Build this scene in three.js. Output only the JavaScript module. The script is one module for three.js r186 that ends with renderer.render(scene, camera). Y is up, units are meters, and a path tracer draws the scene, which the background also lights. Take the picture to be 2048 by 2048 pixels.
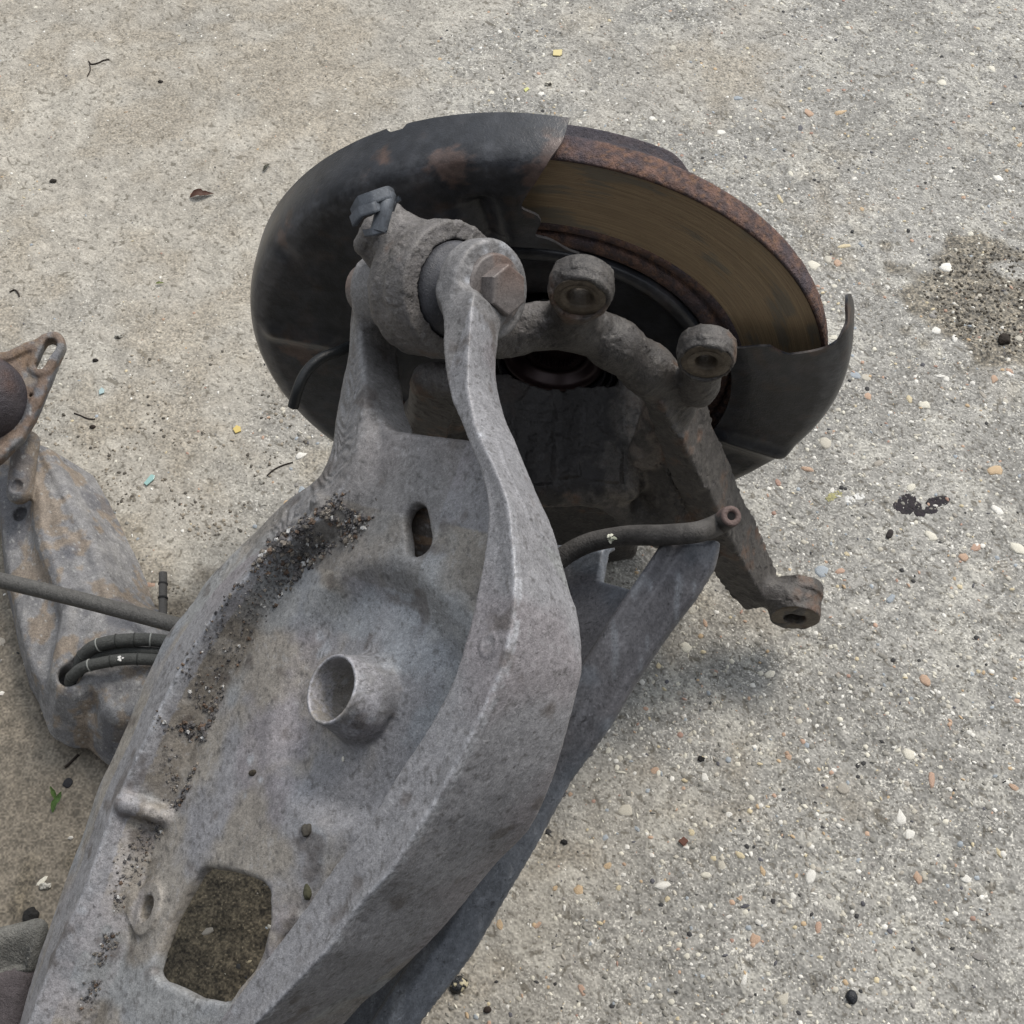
import * as THREE from 'three';
import { mergeGeometries } from 'three/addons/utils/BufferGeometryUtils.js';
import { RoundedBoxGeometry } from 'three/addons/geometries/RoundedBoxGeometry.js';

// ---------------------------------------------------------------- camera, sky, sun, exposure
const scene = new THREE.Scene();
const PITCH = 58 * Math.PI / 180, CAM_H = 0.701, F = 1024 / Math.tan(22.5 * Math.PI / 180);
const camera = new THREE.PerspectiveCamera(45, 1, 0.01, 200);
camera.position.set(0, CAM_H, 0);
camera.lookAt(0, CAM_H - Math.sin(PITCH), -Math.cos(PITCH));
const SUN = new THREE.Vector3(0.5, 1, -0.72).normalize();
{
  const W = 256, H = 128, d = new Float32Array(W * H * 4);
  for (let j = 0; j < H; j++) for (let i = 0; i < W; i++) {
    const el = ((j + 0.5) / H - 0.5) * Math.PI, az = ((i + 0.5) / W - 0.5) * 2 * Math.PI;
    const dir = new THREE.Vector3(Math.cos(el) * Math.cos(az), Math.sin(el), Math.cos(el) * Math.sin(az));
    const s = Math.max(0, Math.sin(el)), L = el < 0 ? 0.25 : (0.27 + 0.5 * s) + 1.2 * Math.pow(Math.max(0, dir.dot(SUN)), 5);
    const k = (j * W + i) * 4;
    d[k] = L * 0.955; d[k + 1] = L * 1.0; d[k + 2] = L * 1.075; d[k + 3] = 1;
  }
  const t = new THREE.DataTexture(d, W, H, THREE.RGBAFormat, THREE.FloatType);
  t.mapping = THREE.EquirectangularReflectionMapping; t.magFilter = t.minFilter = THREE.LinearFilter; t.needsUpdate = true;
  scene.background = t; scene.environment = t;
}
const sun = new THREE.DirectionalLight(0xfff4e6, 2.0);
sun.position.copy(SUN).multiplyScalar(6); sun.castShadow = true; sun.shadow.radius = 36;
sun.shadow.mapSize.set(2048, 2048);
for (const [k, v] of [['left', -1.2], ['right', 1.2], ['top', 1.2], ['bottom', -1.2]]) sun.shadow.camera[k] = v;
sun.shadow.camera.far = 12; sun.target.position.set(0, 0, -0.5);
scene.add(sun, sun.target);
const renderer = new THREE.WebGLRenderer({ antialias: true });
renderer.setSize(1024, 1024);
renderer.toneMapping = THREE.LinearToneMapping;
renderer.toneMappingExposure = 1.13;
renderer.shadowMap.enabled = true;

// ---------------------------------------------------------------- helpers
const V = (x, y, z) => new THREE.Vector3(x, y, z);
let seed = 12345;
const rnd = () => { seed = (seed + 0x6D2B79F5) | 0; let t = Math.imul(seed ^ (seed >>> 15), 1 | seed); t = (t + Math.imul(t ^ (t >>> 7), 61 | t)) ^ t; return ((t ^ (t >>> 14)) >>> 0) / 4294967296; };
const rr = (a, b) => a + (b - a) * rnd();
const clamp = (x, a, b) => x < a ? a : x > b ? b : x;
const sst = (a, b, x) => { const t = clamp((x - a) / (b - a), 0, 1); return t * t * (3 - 2 * t); };
const mix = (a, b, t) => a + (b - a) * t;
const mix3 = (a, b, t) => [mix(a[0], b[0], t), mix(a[1], b[1], t), mix(a[2], b[2], t)];
const h3 = (x, y, z) => { let h = Math.imul(x, 374761393) ^ Math.imul(y, 668265263) ^ Math.imul(z, 1274126177); h = Math.imul(h ^ (h >>> 13), 1274126177); return ((h ^ (h >>> 16)) >>> 0) / 4294967296; };
function vn(x, y, z) {
  const xi = Math.floor(x), yi = Math.floor(y), zi = Math.floor(z); let fx = x - xi, fy = y - yi, fz = z - zi;
  fx = fx * fx * (3 - 2 * fx); fy = fy * fy * (3 - 2 * fy); fz = fz * fz * (3 - 2 * fz);
  const a = mix(mix(h3(xi, yi, zi), h3(xi + 1, yi, zi), fx), mix(h3(xi, yi + 1, zi), h3(xi + 1, yi + 1, zi), fx), fy);
  const b = mix(mix(h3(xi, yi, zi + 1), h3(xi + 1, yi, zi + 1), fx), mix(h3(xi, yi + 1, zi + 1), h3(xi + 1, yi + 1, zi + 1), fx), fy);
  return mix(a, b, fz);
}
const fbm = (x, y, z, o = 4) => { let s = 0, a = 0.5, n = 0; for (let i = 0; i < o; i++) { s += a * vn(x, y, z); n += a; x = x * 2.03 + 11.3; y = y * 2.03 + 5.7; z = z * 2.03 + 8.1; a *= 0.5; } return s / n; };
// frames: the lens direction basis is used only to read places off the photograph
const FW = V(0, -Math.sin(PITCH), -Math.cos(PITCH)), UP = V(0, Math.cos(PITCH), -Math.sin(PITCH)), CAM = V(0, CAM_H, 0);
const ray = (px, py) => FW.clone().addScaledVector(V(1, 0, 0), (px - 1024) / F).addScaledVector(UP, (1024 - py) / F);
const fromCam = (x, y, z) => V(x, 0, 0).addScaledVector(UP, y).addScaledVector(FW, -z);
const P = (px, py, depth) => CAM.clone().addScaledVector(ray(px, py), depth);
function onPlane(px, py, p0, n) { const r = ray(px, py); return CAM.clone().addScaledVector(r, p0.clone().sub(CAM).dot(n) / r.dot(n)); }
const G = (px, py, h = 0) => onPlane(px, py, V(0, h, 0), V(0, 1, 0));
// brake disc frame
const DC = CAM.clone().add(fromCam(0.0164, 0.0823, -0.6821)), DN = fromCam(-0.138, -0.857, 0.496).normalize();
const E1 = V(0, 1, 0).cross(DN).normalize(), E2 = DN.clone().cross(E1).normalize();
const K = (px, py, h = 0) => onPlane(px, py, DC.clone().addScaledVector(DN, h), DN);
const diskPt = (r, th, h) => DC.clone().addScaledVector(E1, r * Math.cos(th)).addScaledVector(E2, r * Math.sin(th)).addScaledVector(DN, h);
function diskRT(px, py, h) { const p = K(px, py, h).sub(DC); const x = p.dot(E1), y = p.dot(E2); return [Math.hypot(x, y), Math.atan2(y, x)]; }
// control arm frame: u along the pivot bolt, v down the arm, w up out of the arm
const AP = P(996, 580, 0.51), AU = fromCam(0.7, -0.13, 0.71).normalize();
const AD = (() => { const t = fromCam(-0.33, -0.94, 0.15); return t.addScaledVector(AU, -t.dot(AU)).normalize(); })();
const AM = AD.clone().cross(AU).normalize();
const A3 = (px, py, w = 0) => onPlane(px, py, AP.clone().addScaledVector(AM, w), AM);
const toA = p => { const q = p.clone().sub(AP); return [q.dot(AU), q.dot(AD), q.dot(AM)]; };
const A = (px, py, w = 0) => toA(A3(px, py, w));
const fromA = (u, v, w) => AP.clone().addScaledVector(AU, u).addScaledVector(AD, v).addScaledVector(AM, w);

const used = {};
function named(n) { if (used[n] === undefined) { used[n] = 0; return n; } used[n]++; return n + '_' + String(used[n]).padStart(3, '0'); }
function tag(o, label, category, group, kind) { if (label) o.userData.label = label; if (category) o.userData.category = category; if (group) o.userData.group = group; if (kind) o.userData.kind = kind; return o; }
function top(name, label, category, group, pos) { const g = new THREE.Group(); g.name = named(name); if (pos) g.position.copy(pos); scene.add(g); return tag(g, label, category, group); }
function mesh(name, geo, mat, parent) {
  const m = new THREE.Mesh(geo, mat); m.castShadow = m.receiveShadow = true;
  if (parent === scene) m.name = named(name); else m.name = name;
  parent.add(m); return m;
}
// geometry in world space under a group that has a position
function part(name, geo, mat, parent) {
  let o = parent, p = V(0, 0, 0); while (o && o !== scene) { p.add(o.position); o = o.parent; }
  geo.translate(-p.x, -p.y, -p.z); return mesh(name, geo, mat, parent);
}
// a mesh whose origin sits at the middle of its base
function solo(name, geo, mat, label, category, group) {
  geo.computeBoundingBox(); const b = geo.boundingBox, c = V((b.min.x + b.max.x) / 2, b.min.y, (b.min.z + b.max.z) / 2);
  geo.translate(-c.x, -c.y, -c.z); const m = mesh(name, geo, mat, scene); m.position.copy(c); return tag(m, label, category, group);
}
// uv in metres, projected along the dominant axis of each face
function boxUV(g) {
  if (g.index) g = g.toNonIndexed();
  const p = g.attributes.position, n = p.count, uv = new Float32Array(n * 2);
  for (let i = 0; i < n; i += 3) {
    const ax = p.getX(i), ay = p.getY(i), az = p.getZ(i), bx = p.getX(i + 1) - ax, by = p.getY(i + 1) - ay, bz = p.getZ(i + 1) - az, cx = p.getX(i + 2) - ax, cy = p.getY(i + 2) - ay, cz = p.getZ(i + 2) - az;
    const nx = Math.abs(by * cz - bz * cy), ny = Math.abs(bz * cx - bx * cz), nz = Math.abs(bx * cy - by * cx);
    for (let k = i; k < i + 3; k++) {
      const x = p.getX(k), y = p.getY(k), z = p.getZ(k);
      if (ny >= nx && ny >= nz) { uv[2 * k] = x; uv[2 * k + 1] = z; } else if (nx >= nz) { uv[2 * k] = z; uv[2 * k + 1] = y; } else { uv[2 * k] = x; uv[2 * k + 1] = y; }
    }
  }
  g.setAttribute('uv', new THREE.BufferAttribute(uv, 2)); return g;
}
function paint(g, fn) {
  const p = g.attributes.position, c = new Float32Array(p.count * 3), q = V(0, 0, 0);
  for (let i = 0; i < p.count; i++) { q.fromBufferAttribute(p, i); const k = fn(q, i); c[3 * i] = k[0]; c[3 * i + 1] = k[1]; c[3 * i + 2] = k[2]; }
  g.setAttribute('color', new THREE.BufferAttribute(c, 3)); return g;
}
const keep = (g, names = ['position', 'normal', 'uv', 'color']) => { for (const k of Object.keys(g.attributes)) if (!names.includes(k)) g.deleteAttribute(k); return g; };
// ------------------------------------------------ implicit solids: meshing by surface nets
function nets(f, mn, mx, h, colour, L = 1.8) {
  const nx = Math.ceil((mx.x - mn.x) / h) + 2, ny = Math.ceil((mx.y - mn.y) / h) + 2, nz = Math.ceil((mx.z - mn.z) / h) + 2, B = 8;
  const S = new Float32Array(nx * ny * nz), id = (i, j, k) => (k * ny + j) * nx + i;
  const near = [];
  for (let k = 0; k < nz; k += B) for (let j = 0; j < ny; j += B) for (let i = 0; i < nx; i += B) {
    const c = f(mn.x + (i + B / 2) * h, mn.y + (j + B / 2) * h, mn.z + (k + B / 2) * h);
    const i1 = Math.min(nx, i + B), j1 = Math.min(ny, j + B), k1 = Math.min(nz, k + B);
    if (Math.abs(c) > L * 0.87 * (B + 1) * h) { for (let z = k; z < k1; z++) for (let y = j; y < j1; y++) S.fill(c, id(i, y, z), id(i1 - 1, y, z) + 1); continue; }
    near.push([i, j, k, i1, j1, k1]);
    for (let z = k; z < k1; z++) for (let y = j; y < j1; y++) for (let x = i; x < i1; x++) S[id(x, y, z)] = f(mn.x + x * h, mn.y + y * h, mn.z + z * h);
  }
  const vid = new Map(), pos = [], idx = [];
  const cell = (i, j, k) => {
    const key = id(i, j, k); let v = vid.get(key); if (v !== undefined) return v;
    let x = 0, y = 0, z = 0, n = 0;
    const edge = (a, b, c, d, e, g) => { const s0 = S[id(i + a, j + b, k + c)], s1 = S[id(i + d, j + e, k + g)]; if ((s0 < 0) !== (s1 < 0)) { const t = s0 / (s0 - s1); x += a + (d - a) * t; y += b + (e - b) * t; z += c + (g - c) * t; n++; } };
    edge(0, 0, 0, 1, 0, 0); edge(0, 1, 0, 1, 1, 0); edge(0, 0, 1, 1, 0, 1); edge(0, 1, 1, 1, 1, 1);
    edge(0, 0, 0, 0, 1, 0); edge(1, 0, 0, 1, 1, 0); edge(0, 0, 1, 0, 1, 1); edge(1, 0, 1, 1, 1, 1);
    edge(0, 0, 0, 0, 0, 1); edge(1, 0, 0, 1, 0, 1); edge(0, 1, 0, 0, 1, 1); edge(1, 1, 0, 1, 1, 1);
    n = n || 1; v = pos.length / 3; pos.push(mn.x + (i + x / n) * h, mn.y + (j + y / n) * h, mn.z + (k + z / n) * h); vid.set(key, v); return v;
  };
  const quad = (a, b, c, d, flip) => { if (flip) idx.push(a, c, b, a, d, c); else idx.push(a, b, c, a, c, d); };
  for (const [i0, j0, k0, i1, j1, k1] of near) for (let k = Math.max(1, k0); k < Math.min(nz - 1, k1); k++) for (let j = Math.max(1, j0); j < Math.min(ny - 1, j1); j++) for (let i = Math.max(1, i0); i < Math.min(nx - 1, i1); i++) {
    const s = S[id(i, j, k)] < 0;
    if (s !== (S[id(i + 1, j, k)] < 0)) quad(cell(i, j - 1, k - 1), cell(i, j, k - 1), cell(i, j, k), cell(i, j - 1, k), !s);
    if (s !== (S[id(i, j + 1, k)] < 0)) quad(cell(i - 1, j, k - 1), cell(i - 1, j, k), cell(i, j, k), cell(i, j, k - 1), !s);
    if (s !== (S[id(i, j, k + 1)] < 0)) quad(cell(i - 1, j - 1, k), cell(i, j - 1, k), cell(i, j, k), cell(i - 1, j, k), !s);
  }
  const n = pos.length / 3, nor = new Float32Array(n * 3), col = new Float32Array(n * 3), e = h * 0.6;
  for (let i = 0; i < n; i++) {
    let x = pos[3 * i], y = pos[3 * i + 1], z = pos[3 * i + 2];
    let gx = f(x + e, y, z) - f(x - e, y, z), gy = f(x, y + e, z) - f(x, y - e, z), gz = f(x, y, z + e) - f(x, y, z - e);
    const l = Math.hypot(gx, gy, gz) || 1; nor[3 * i] = gx / l; nor[3 * i + 1] = gy / l; nor[3 * i + 2] = gz / l;
    if (colour) { const c = colour(x, y, z); col[3 * i] = c[0]; col[3 * i + 1] = c[1]; col[3 * i + 2] = c[2]; }
  }
  const g = new THREE.BufferGeometry();
  g.setAttribute('position', new THREE.BufferAttribute(new Float32Array(pos), 3)); g.setAttribute('normal', new THREE.BufferAttribute(nor, 3));
  if (colour) g.setAttribute('color', new THREE.BufferAttribute(col, 3));
  g.setIndex(idx); return g;
}
// moves a geometry built in frame (o; x,y,z axes) to world
function frameToWorld(g, o, x, y, z) {
  const m = new THREE.Matrix4().makeBasis(x, y, z).setPosition(o); g.applyMatrix4(m);
  if (m.determinant() < 0) { // a mirrored frame turns the faces inside out: turn them back
    if (!g.index) { const n = g.attributes.position.count; g.setIndex([...Array(n).keys()]); }
    const a = g.index.array; for (let i = 0; i < a.length; i += 3) { const t = a[i + 1]; a[i + 1] = a[i + 2]; a[i + 2] = t; }
  }
  return g;
}
const smin = (a, b, k) => { const h = Math.max(k - Math.abs(a - b), 0) / k; return Math.min(a, b) - h * h * k * 0.25; };
const smax = (a, b, k) => -smin(-a, -b, k);
// tapered capsule
function cap(a, ra, b, rb) {
  const dx = b.x - a.x, dy = b.y - a.y, dz = b.z - a.z, dd = dx * dx + dy * dy + dz * dz || 1e-9;
  return (x, y, z) => { const px = x - a.x, py = y - a.y, pz = z - a.z, t = clamp((px * dx + py * dy + pz * dz) / dd, 0, 1); return Math.hypot(px - dx * t, py - dy * t, pz - dz * t) - mix(ra, rb, t); };
}
// cylinder along axis n from a, length l, radius r, rounded
function cyl(a, n, l, r, rd = 0.001) {
  return (x, y, z) => { const px = x - a.x, py = y - a.y, pz = z - a.z, t = px * n.x + py * n.y + pz * n.z, q = Math.sqrt(Math.max(0, px * px + py * py + pz * pz - t * t)); const dx = q - r + rd, dy = Math.abs(t - l / 2) - l / 2 + rd; return Math.min(Math.max(dx, dy), 0) + Math.hypot(Math.max(dx, 0), Math.max(dy, 0)) - rd; };
}
// rounded slab spanned by a (nearly flat) quadrilateral
function slab(a, b, c, d, r) {
  const ba = b.clone().sub(a), cb = c.clone().sub(b), dc = d.clone().sub(c), ad = a.clone().sub(d), n = ba.clone().cross(ad).normalize();
  const ed = [[a, ba], [b, cb], [c, dc], [d, ad]].map(([o, e]) => ({ o, e, q: e.clone().cross(n), ee: e.lengthSq() }));
  return (x, y, z) => {
    let ins = 0, m = 1e9;
    for (const { o, e, q, ee } of ed) {
      const px = x - o.x, py = y - o.y, pz = z - o.z; ins += Math.sign(q.x * px + q.y * py + q.z * pz);
      const t = clamp((e.x * px + e.y * py + e.z * pz) / ee, 0, 1), X = px - e.x * t, Y = py - e.y * t, Z = pz - e.z * t; m = Math.min(m, X * X + Y * Y + Z * Z);
    }
    if (Math.abs(ins) >= 3) { const t = n.x * (x - a.x) + n.y * (y - a.y) + n.z * (z - a.z); return Math.abs(t) - r; }
    return Math.sqrt(m) - r;
  };
}
// convex block between two four-cornered sections (same order round each)
function hexa(A, B) {
  const c = V(0, 0, 0); for (const p of [...A, ...B]) c.addScaledVector(p, 1 / 8);
  const pl = (a, b, d, e) => { const n = d.clone().sub(a).cross(e.clone().sub(b)).normalize(), o = a.clone().add(b).add(d).add(e).multiplyScalar(0.25); if (n.dot(o.clone().sub(c)) < 0) n.negate(); return [n, n.dot(o)]; };
  const P6 = [pl(...A), pl(...B)]; for (let i = 0; i < 4; i++) { const j = (i + 1) % 4; P6.push(pl(A[i], A[j], B[j], B[i])); }
  return (x, y, z) => { let d = -1e9; for (const [n, o] of P6) { const q = n.x * x + n.y * y + n.z * z - o; d = d < -1e8 ? q : smax(d, q, 0.0024); } return d; };
}
function polySD(pts) {
  const n = pts.length;
  return (x, y) => {
    let d = 1e9, s = 1;
    for (let i = 0, j = n - 1; i < n; j = i, i++) {
      const ex = pts[j][0] - pts[i][0], ey = pts[j][1] - pts[i][1], wx = x - pts[i][0], wy = y - pts[i][1], t = clamp((wx * ex + wy * ey) / (ex * ex + ey * ey), 0, 1);
      const bx = wx - ex * t, by = wy - ey * t; d = Math.min(d, bx * bx + by * by);
      const c1 = y >= pts[i][1], c2 = y < pts[j][1], c3 = ex * wy > ey * wx; if ((c1 && c2 && c3) || (!c1 && !c2 && !c3)) s = -s;
    }
    return s * Math.sqrt(d);
  };
}
// smooth function of one variable through points [[x, y], ...] (monotone cubic), as a table
function curve(pts, lo, hi, N = 1500) {
  pts = pts.slice().sort((a, b) => a[0] - b[0]).filter((p, i, q) => !i || p[0] - q[i - 1][0] > 1e-4);
  const n = pts.length, dl = [], m = new Array(n).fill(0);
  for (let i = 0; i < n - 1; i++) dl.push((pts[i + 1][1] - pts[i][1]) / (pts[i + 1][0] - pts[i][0]));
  for (let i = 1; i < n - 1; i++) m[i] = dl[i - 1] * dl[i] <= 0 ? 0 : 2 * dl[i - 1] * dl[i] / (dl[i - 1] + dl[i]);
  m[0] = dl[0]; m[n - 1] = dl[n - 2];
  const tab = new Float32Array(N + 1);
  for (let k = 0; k <= N; k++) {
    const x = lo + (hi - lo) * k / N;
    if (x <= pts[0][0]) { tab[k] = pts[0][1] + m[0] * (x - pts[0][0]); continue; }
    if (x >= pts[n - 1][0]) { tab[k] = pts[n - 1][1] + m[n - 1] * (x - pts[n - 1][0]); continue; }
    let i = 0; while (pts[i + 1][0] < x) i++;
    const H = pts[i + 1][0] - pts[i][0], t = (x - pts[i][0]) / H, t2 = t * t, t3 = t2 * t;
    tab[k] = (2 * t3 - 3 * t2 + 1) * pts[i][1] + (t3 - 2 * t2 + t) * H * m[i] + (-2 * t3 + 3 * t2) * pts[i + 1][1] + (t3 - t2) * H * m[i + 1];
  }
  const get = x => { const q = clamp((x - lo) / (hi - lo) * N, 0, N - 1e-3), i = q | 0; return mix(tab[i], tab[i + 1], q - i); };
  get.c = x => { const e = (hi - lo) / N, s = (get(x + e) - get(x - e)) / (2 * e); return 1 / Math.sqrt(1 + s * s); };
  return get;
}
// first point where the line of sight through a place in the photograph meets a solid
function hit(f, px, py, from = 0.3, to = 1.2) {
  const r = ray(px, py), l = r.length(); let t = from; const p = V(0, 0, 0);
  for (let i = 0; i < 600 && t < to; i++) { p.copy(CAM).addScaledVector(r, t); const d = f(p.x, p.y, p.z); if (d < 0.0002) return p.clone(); t += Math.max(d * 0.4, 0.0003) / l; }
  return P(px, py, to);
}
function tube(pts, r, seg = 60, rad = 14, endCaps = true) {
  const c = new THREE.CatmullRomCurve3(pts), g = [new THREE.TubeGeometry(c, seg, r, rad, false)];
  if (endCaps) for (const e of [0, 1]) { const s = new THREE.CircleGeometry(r, rad), t = c.getTangentAt(e).multiplyScalar(e ? 1 : -1); s.applyQuaternion(new THREE.Quaternion().setFromUnitVectors(V(0, 0, 1), t)); const p = c.getPointAt(e); s.translate(p.x, p.y, p.z); g.push(s); }
  return mergeGeometries(g);
}
function lathe(pts, o, n, seg = 96) { const g = new THREE.LatheGeometry(pts.map(p => new THREE.Vector2(p[0], p[1])), seg); g.applyQuaternion(new THREE.Quaternion().setFromUnitVectors(V(0, 1, 0), n)); g.translate(o.x, o.y, o.z); return g; }

// ---------------------------------------------------------------- textures
function tnoise(N, cells, s) { // tileable value noise table
  const g = new Float32Array(cells * cells); for (let i = 0; i < g.length; i++) g[i] = h3(i % cells, (i / cells) | 0, s);
  return (x, y) => { x = x / N * cells; y = y / N * cells; const xi = Math.floor(x), yi = Math.floor(y); let fx = x - xi, fy = y - yi; fx = fx * fx * (3 - 2 * fx); fy = fy * fy * (3 - 2 * fy); const a = ((xi % cells) + cells) % cells, b = (a + 1) % cells, c = (((yi % cells) + cells) % cells) * cells, d = (((yi + 1) % cells + cells) % cells) * cells; return mix(mix(g[a + c], g[b + c], fx), mix(g[a + d], g[b + d], fx), fy); };
}
function texture(N, fn, srgb, M = N) {
  const d = new Uint8Array(N * M * 4);
  for (let j = 0; j < M; j++) for (let i = 0; i < N; i++) { const c = fn(i, j), k = (j * N + i) * 4; if (typeof c === 'number') d[k] = d[k + 1] = d[k + 2] = clamp(c * 255, 0, 255); else { d[k] = clamp(c[0] * 255, 0, 255); d[k + 1] = clamp(c[1] * 255, 0, 255); d[k + 2] = clamp(c[2] * 255, 0, 255); } d[k + 3] = 255; }
  const t = new THREE.DataTexture(d, N, M); t.wrapS = t.wrapT = THREE.RepeatWrapping; t.magFilter = THREE.LinearFilter; t.minFilter = THREE.LinearMipmapLinearFilter; t.generateMipmaps = true;
  if (srgb) t.colorSpace = THREE.SRGBColorSpace; t.needsUpdate = true; return t;
}
const rep = (t, m) => { const c = t.clone(); c.repeat.set(1 / m, 1 / m); c.needsUpdate = true; return c; };
const NT = 1024;
const n16 = tnoise(NT, 16, 1), n40 = tnoise(NT, 40, 2), n96 = tnoise(NT, 96, 3), n220 = tnoise(NT, 220, 4), n512 = tnoise(NT, 512, 5);
const castBump = texture(NT, (x, y) => { const a = n96(x, y), b = n220(x, y), c = n512(x, y); return 0.3 * n40(x, y) + 0.3 * a + 0.25 * b + 0.15 * c - (n220(y + 300, x) > 0.86 ? 0.18 : 0); });
const castCol = texture(NT, (x, y) => {
  let v = 0.80 + 0.06 * (n16(x, y) - 0.5) + 0.08 * (n40(x, y) - 0.5) + 0.09 * (n96(x + 77, y) - 0.5) + 0.12 * (n220(x, y + 31) - 0.5) + 0.16 * (n512(x, y) - 0.5);
  if (n220(y + 500, x + 90) > 0.9) v += 0.12; if (n220(x + 610, y + 190) > 0.9) v -= 0.16; return v;
}, true);
const smoothBump = texture(512, (x, y) => 0.5 * n40(x * 2, y * 2) + 0.3 * n96(x * 2, y * 2) + 0.2 * n220(x * 2, y * 2));
const smoothCol = texture(512, (x, y) => { let v = 0.82 + 0.2 * (n16(x * 2, y * 2) - 0.5) + 0.16 * (n40(x * 2, y * 2) - 0.5) + 0.1 * (n220(x * 2, y * 2) - 0.5); return v + (n220(y * 2 + 500, x * 2 + 90) > 0.92 ? 0.15 : 0); }, true);
const std = (o) => new THREE.MeshStandardMaterial(o);
const metalMat = (tile, bump, rough, extra = {}) => std({ color: 0xffffff, vertexColors: true, map: rep(castCol, tile), bumpMap: rep(castBump, tile), bumpScale: bump, roughness: rough, metalness: 0, ...extra });

// ---------------------------------------------------------------- ground
const GT = 1.0, GN = 2048; // one tile of the concrete texture is 1 m
const gOff = [-0.5, -1.02]; // world x, z of the tile corner
const g6 = tnoise(GN, 6, 21), g14 = tnoise(GN, 14, 22), g33 = tnoise(GN, 33, 23), g80 = tnoise(GN, 80, 24), g200 = tnoise(GN, 200, 25), g450 = tnoise(GN, 450, 26), g1000 = tnoise(GN, 1000, 27), g1000b = tnoise(GN, 1000, 28), g300 = tnoise(GN, 300, 29);
const gw = (i, j) => [gOff[0] + i / GN * GT, gOff[1] + j / GN * GT];
// how dusty (tan, fine) as against washed bare (grey, open aggregate) the concrete is
const soilSpot = G(2010, 600), darkSpot = G(60, 1640), holeShadeSpot = G(430, 1860);
function dusty(x, z, i, j) { const n = 0.7 * (g6(i, j) - 0.5) + 0.5 * (g14(i, j) - 0.5) + 0.35 * (g33(i, j) - 0.5); return clamp(0.5 - (x + 0.06 + 0.25 * (z + 0.5)) * 2.6 + n * 1.3, 0, 1); }
function concrete(i, j) {
  const [x, z] = gw(i, j), du = dusty(x, z, i, j), warp = 16 * (g80(i + 9, j) - 0.5);
  const wi = i + warp, wj = j + warp;
  const a = g450(wi, wj), b = g1000(i, j), c = g200(wi, wj), e = g80(i, j), s2 = g1000b(i, j), px = h3(i, j, 77) - 0.5;
  let v = 0.597 + 0.035 * (g14(i, j) - 0.5) + 0.05 * (g33(i, j) - 0.5) + 0.05 * (e - 0.5) + (0.07 * (c - 0.5) + 0.12 * (a - 0.5) + 0.16 * (b - 0.5) + 0.06 * px) * (1 - 0.3 * du);
  v -= 0.035 * (1 - du);
  let col = mix3([v * 0.995, v * 0.985, v * 0.95], [v * 1.035, v * 1.005, v * 0.94], du);
  // pale lime film in ragged islands
  const lf = g33(i + 400, j + 90) * 0.45 + g80(i + 90, j + 400) * 0.3 + g200(i, j) * 0.25;
  if (lf > 0.58) col = mix3(col, [0.80, 0.79, 0.745], clamp((lf - 0.58) * 5, 0, 0.30) * (0.25 + 1.5 * b) * (1 - 0.6 * du));
  // grains: white shell-like slivers, dark grains, tan sand
  const s1 = g300(wi + 70 * (a - 0.5), wj * 1.1 + 30 * (b - 0.5)), cl = 0.55 + 0.9 * e;
  if (s1 > 0.80 && s2 > 0.3) col = mix3(col, [0.90, 0.89, 0.85], (0.85 - 0.45 * du) * clamp((s1 - 0.80) * 14, 0, 1) * clamp(cl, 0, 1));
  if (s2 > 0.885) col = mix3(col, [0.92, 0.91, 0.87], 0.75 - 0.35 * du);
  if (s2 < 0.10) col = mix3(col, [0.27, 0.26, 0.23], 0.55 - 0.2 * du);
  if (a < 0.15) col = mix3(col, [0.34, 0.32, 0.28], 0.5);
  // sandy soil lying in patches
  const so = clamp((g14(i + 800, j) * 0.4 + g33(i, j + 700) * 0.35 + g80(i + 33, j) * 0.25 - 0.55 + 0.3 * (du - 0.5)) * 5, 0, 1);
  if (so > 0) { const gr = 0.52 + 0.5 * (g1000(j, i) - 0.5) + 0.3 * (b - 0.5); col = mix3(col, [gr * 1.02, gr * 0.94, gr * 0.81], so * 0.3); }
  const d1 = Math.hypot((x - soilSpot.x) * 0.9, z - soilSpot.z) / 0.062 + 0.9 * (g33(i, j) - 0.5) + 0.8 * (g80(i, j) - 0.5);
  if (d1 < 1) { const gr = 0.34 + 0.6 * (g1000(j + 5, i) - 0.5) + 0.3 * (a - 0.5); col = mix3(col, [gr * 1.05, gr * 0.96, gr * 0.8], clamp((1 - d1) * 1.6, 0, 0.5)); }
  const d2 = Math.hypot((x - darkSpot.x) * 0.8, (z - darkSpot.z) * 0.8) / 0.17 + 0.6 * (g14(i, j) - 0.5) + 0.5 * (g33(i + 50, j) - 0.5) + 0.3 * (g80(i, j + 70) - 0.5);
  if (d2 < 1) { const gr = 0.43 + 0.10 * (c - 0.5) + 0.2 * (b - 0.5); col = mix3(col, [gr * 1.03, gr * 0.965, gr * 0.86], clamp((1 - d2) * 3, 0, 0.9)); }  // darker brown patch at the lower left
  const d3 = Math.hypot(x - holeShadeSpot.x, z - holeShadeSpot.z) / 0.1 + 0.5 * (g14(i, j) - 0.5) + 0.4 * (g33(i + 50, j) - 0.5) + 0.3 * (g80(i, j + 70) - 0.5);
  if (d3 < 1) { const gr = 0.31 + 0.14 * (c - 0.5) + 0.24 * (b - 0.5) + 0.15 * px + (s2 > 0.9 ? 0.2 : 0); col = mix3(col, [gr * 1.04, gr * 0.96, gr * 0.8], clamp((1 - d3) * 3, 0, 0.92)); }  // under the arm opening: shade painted in along with a soil tone
  return col;
}
const groundMap = texture(GN, concrete, true);
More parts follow.
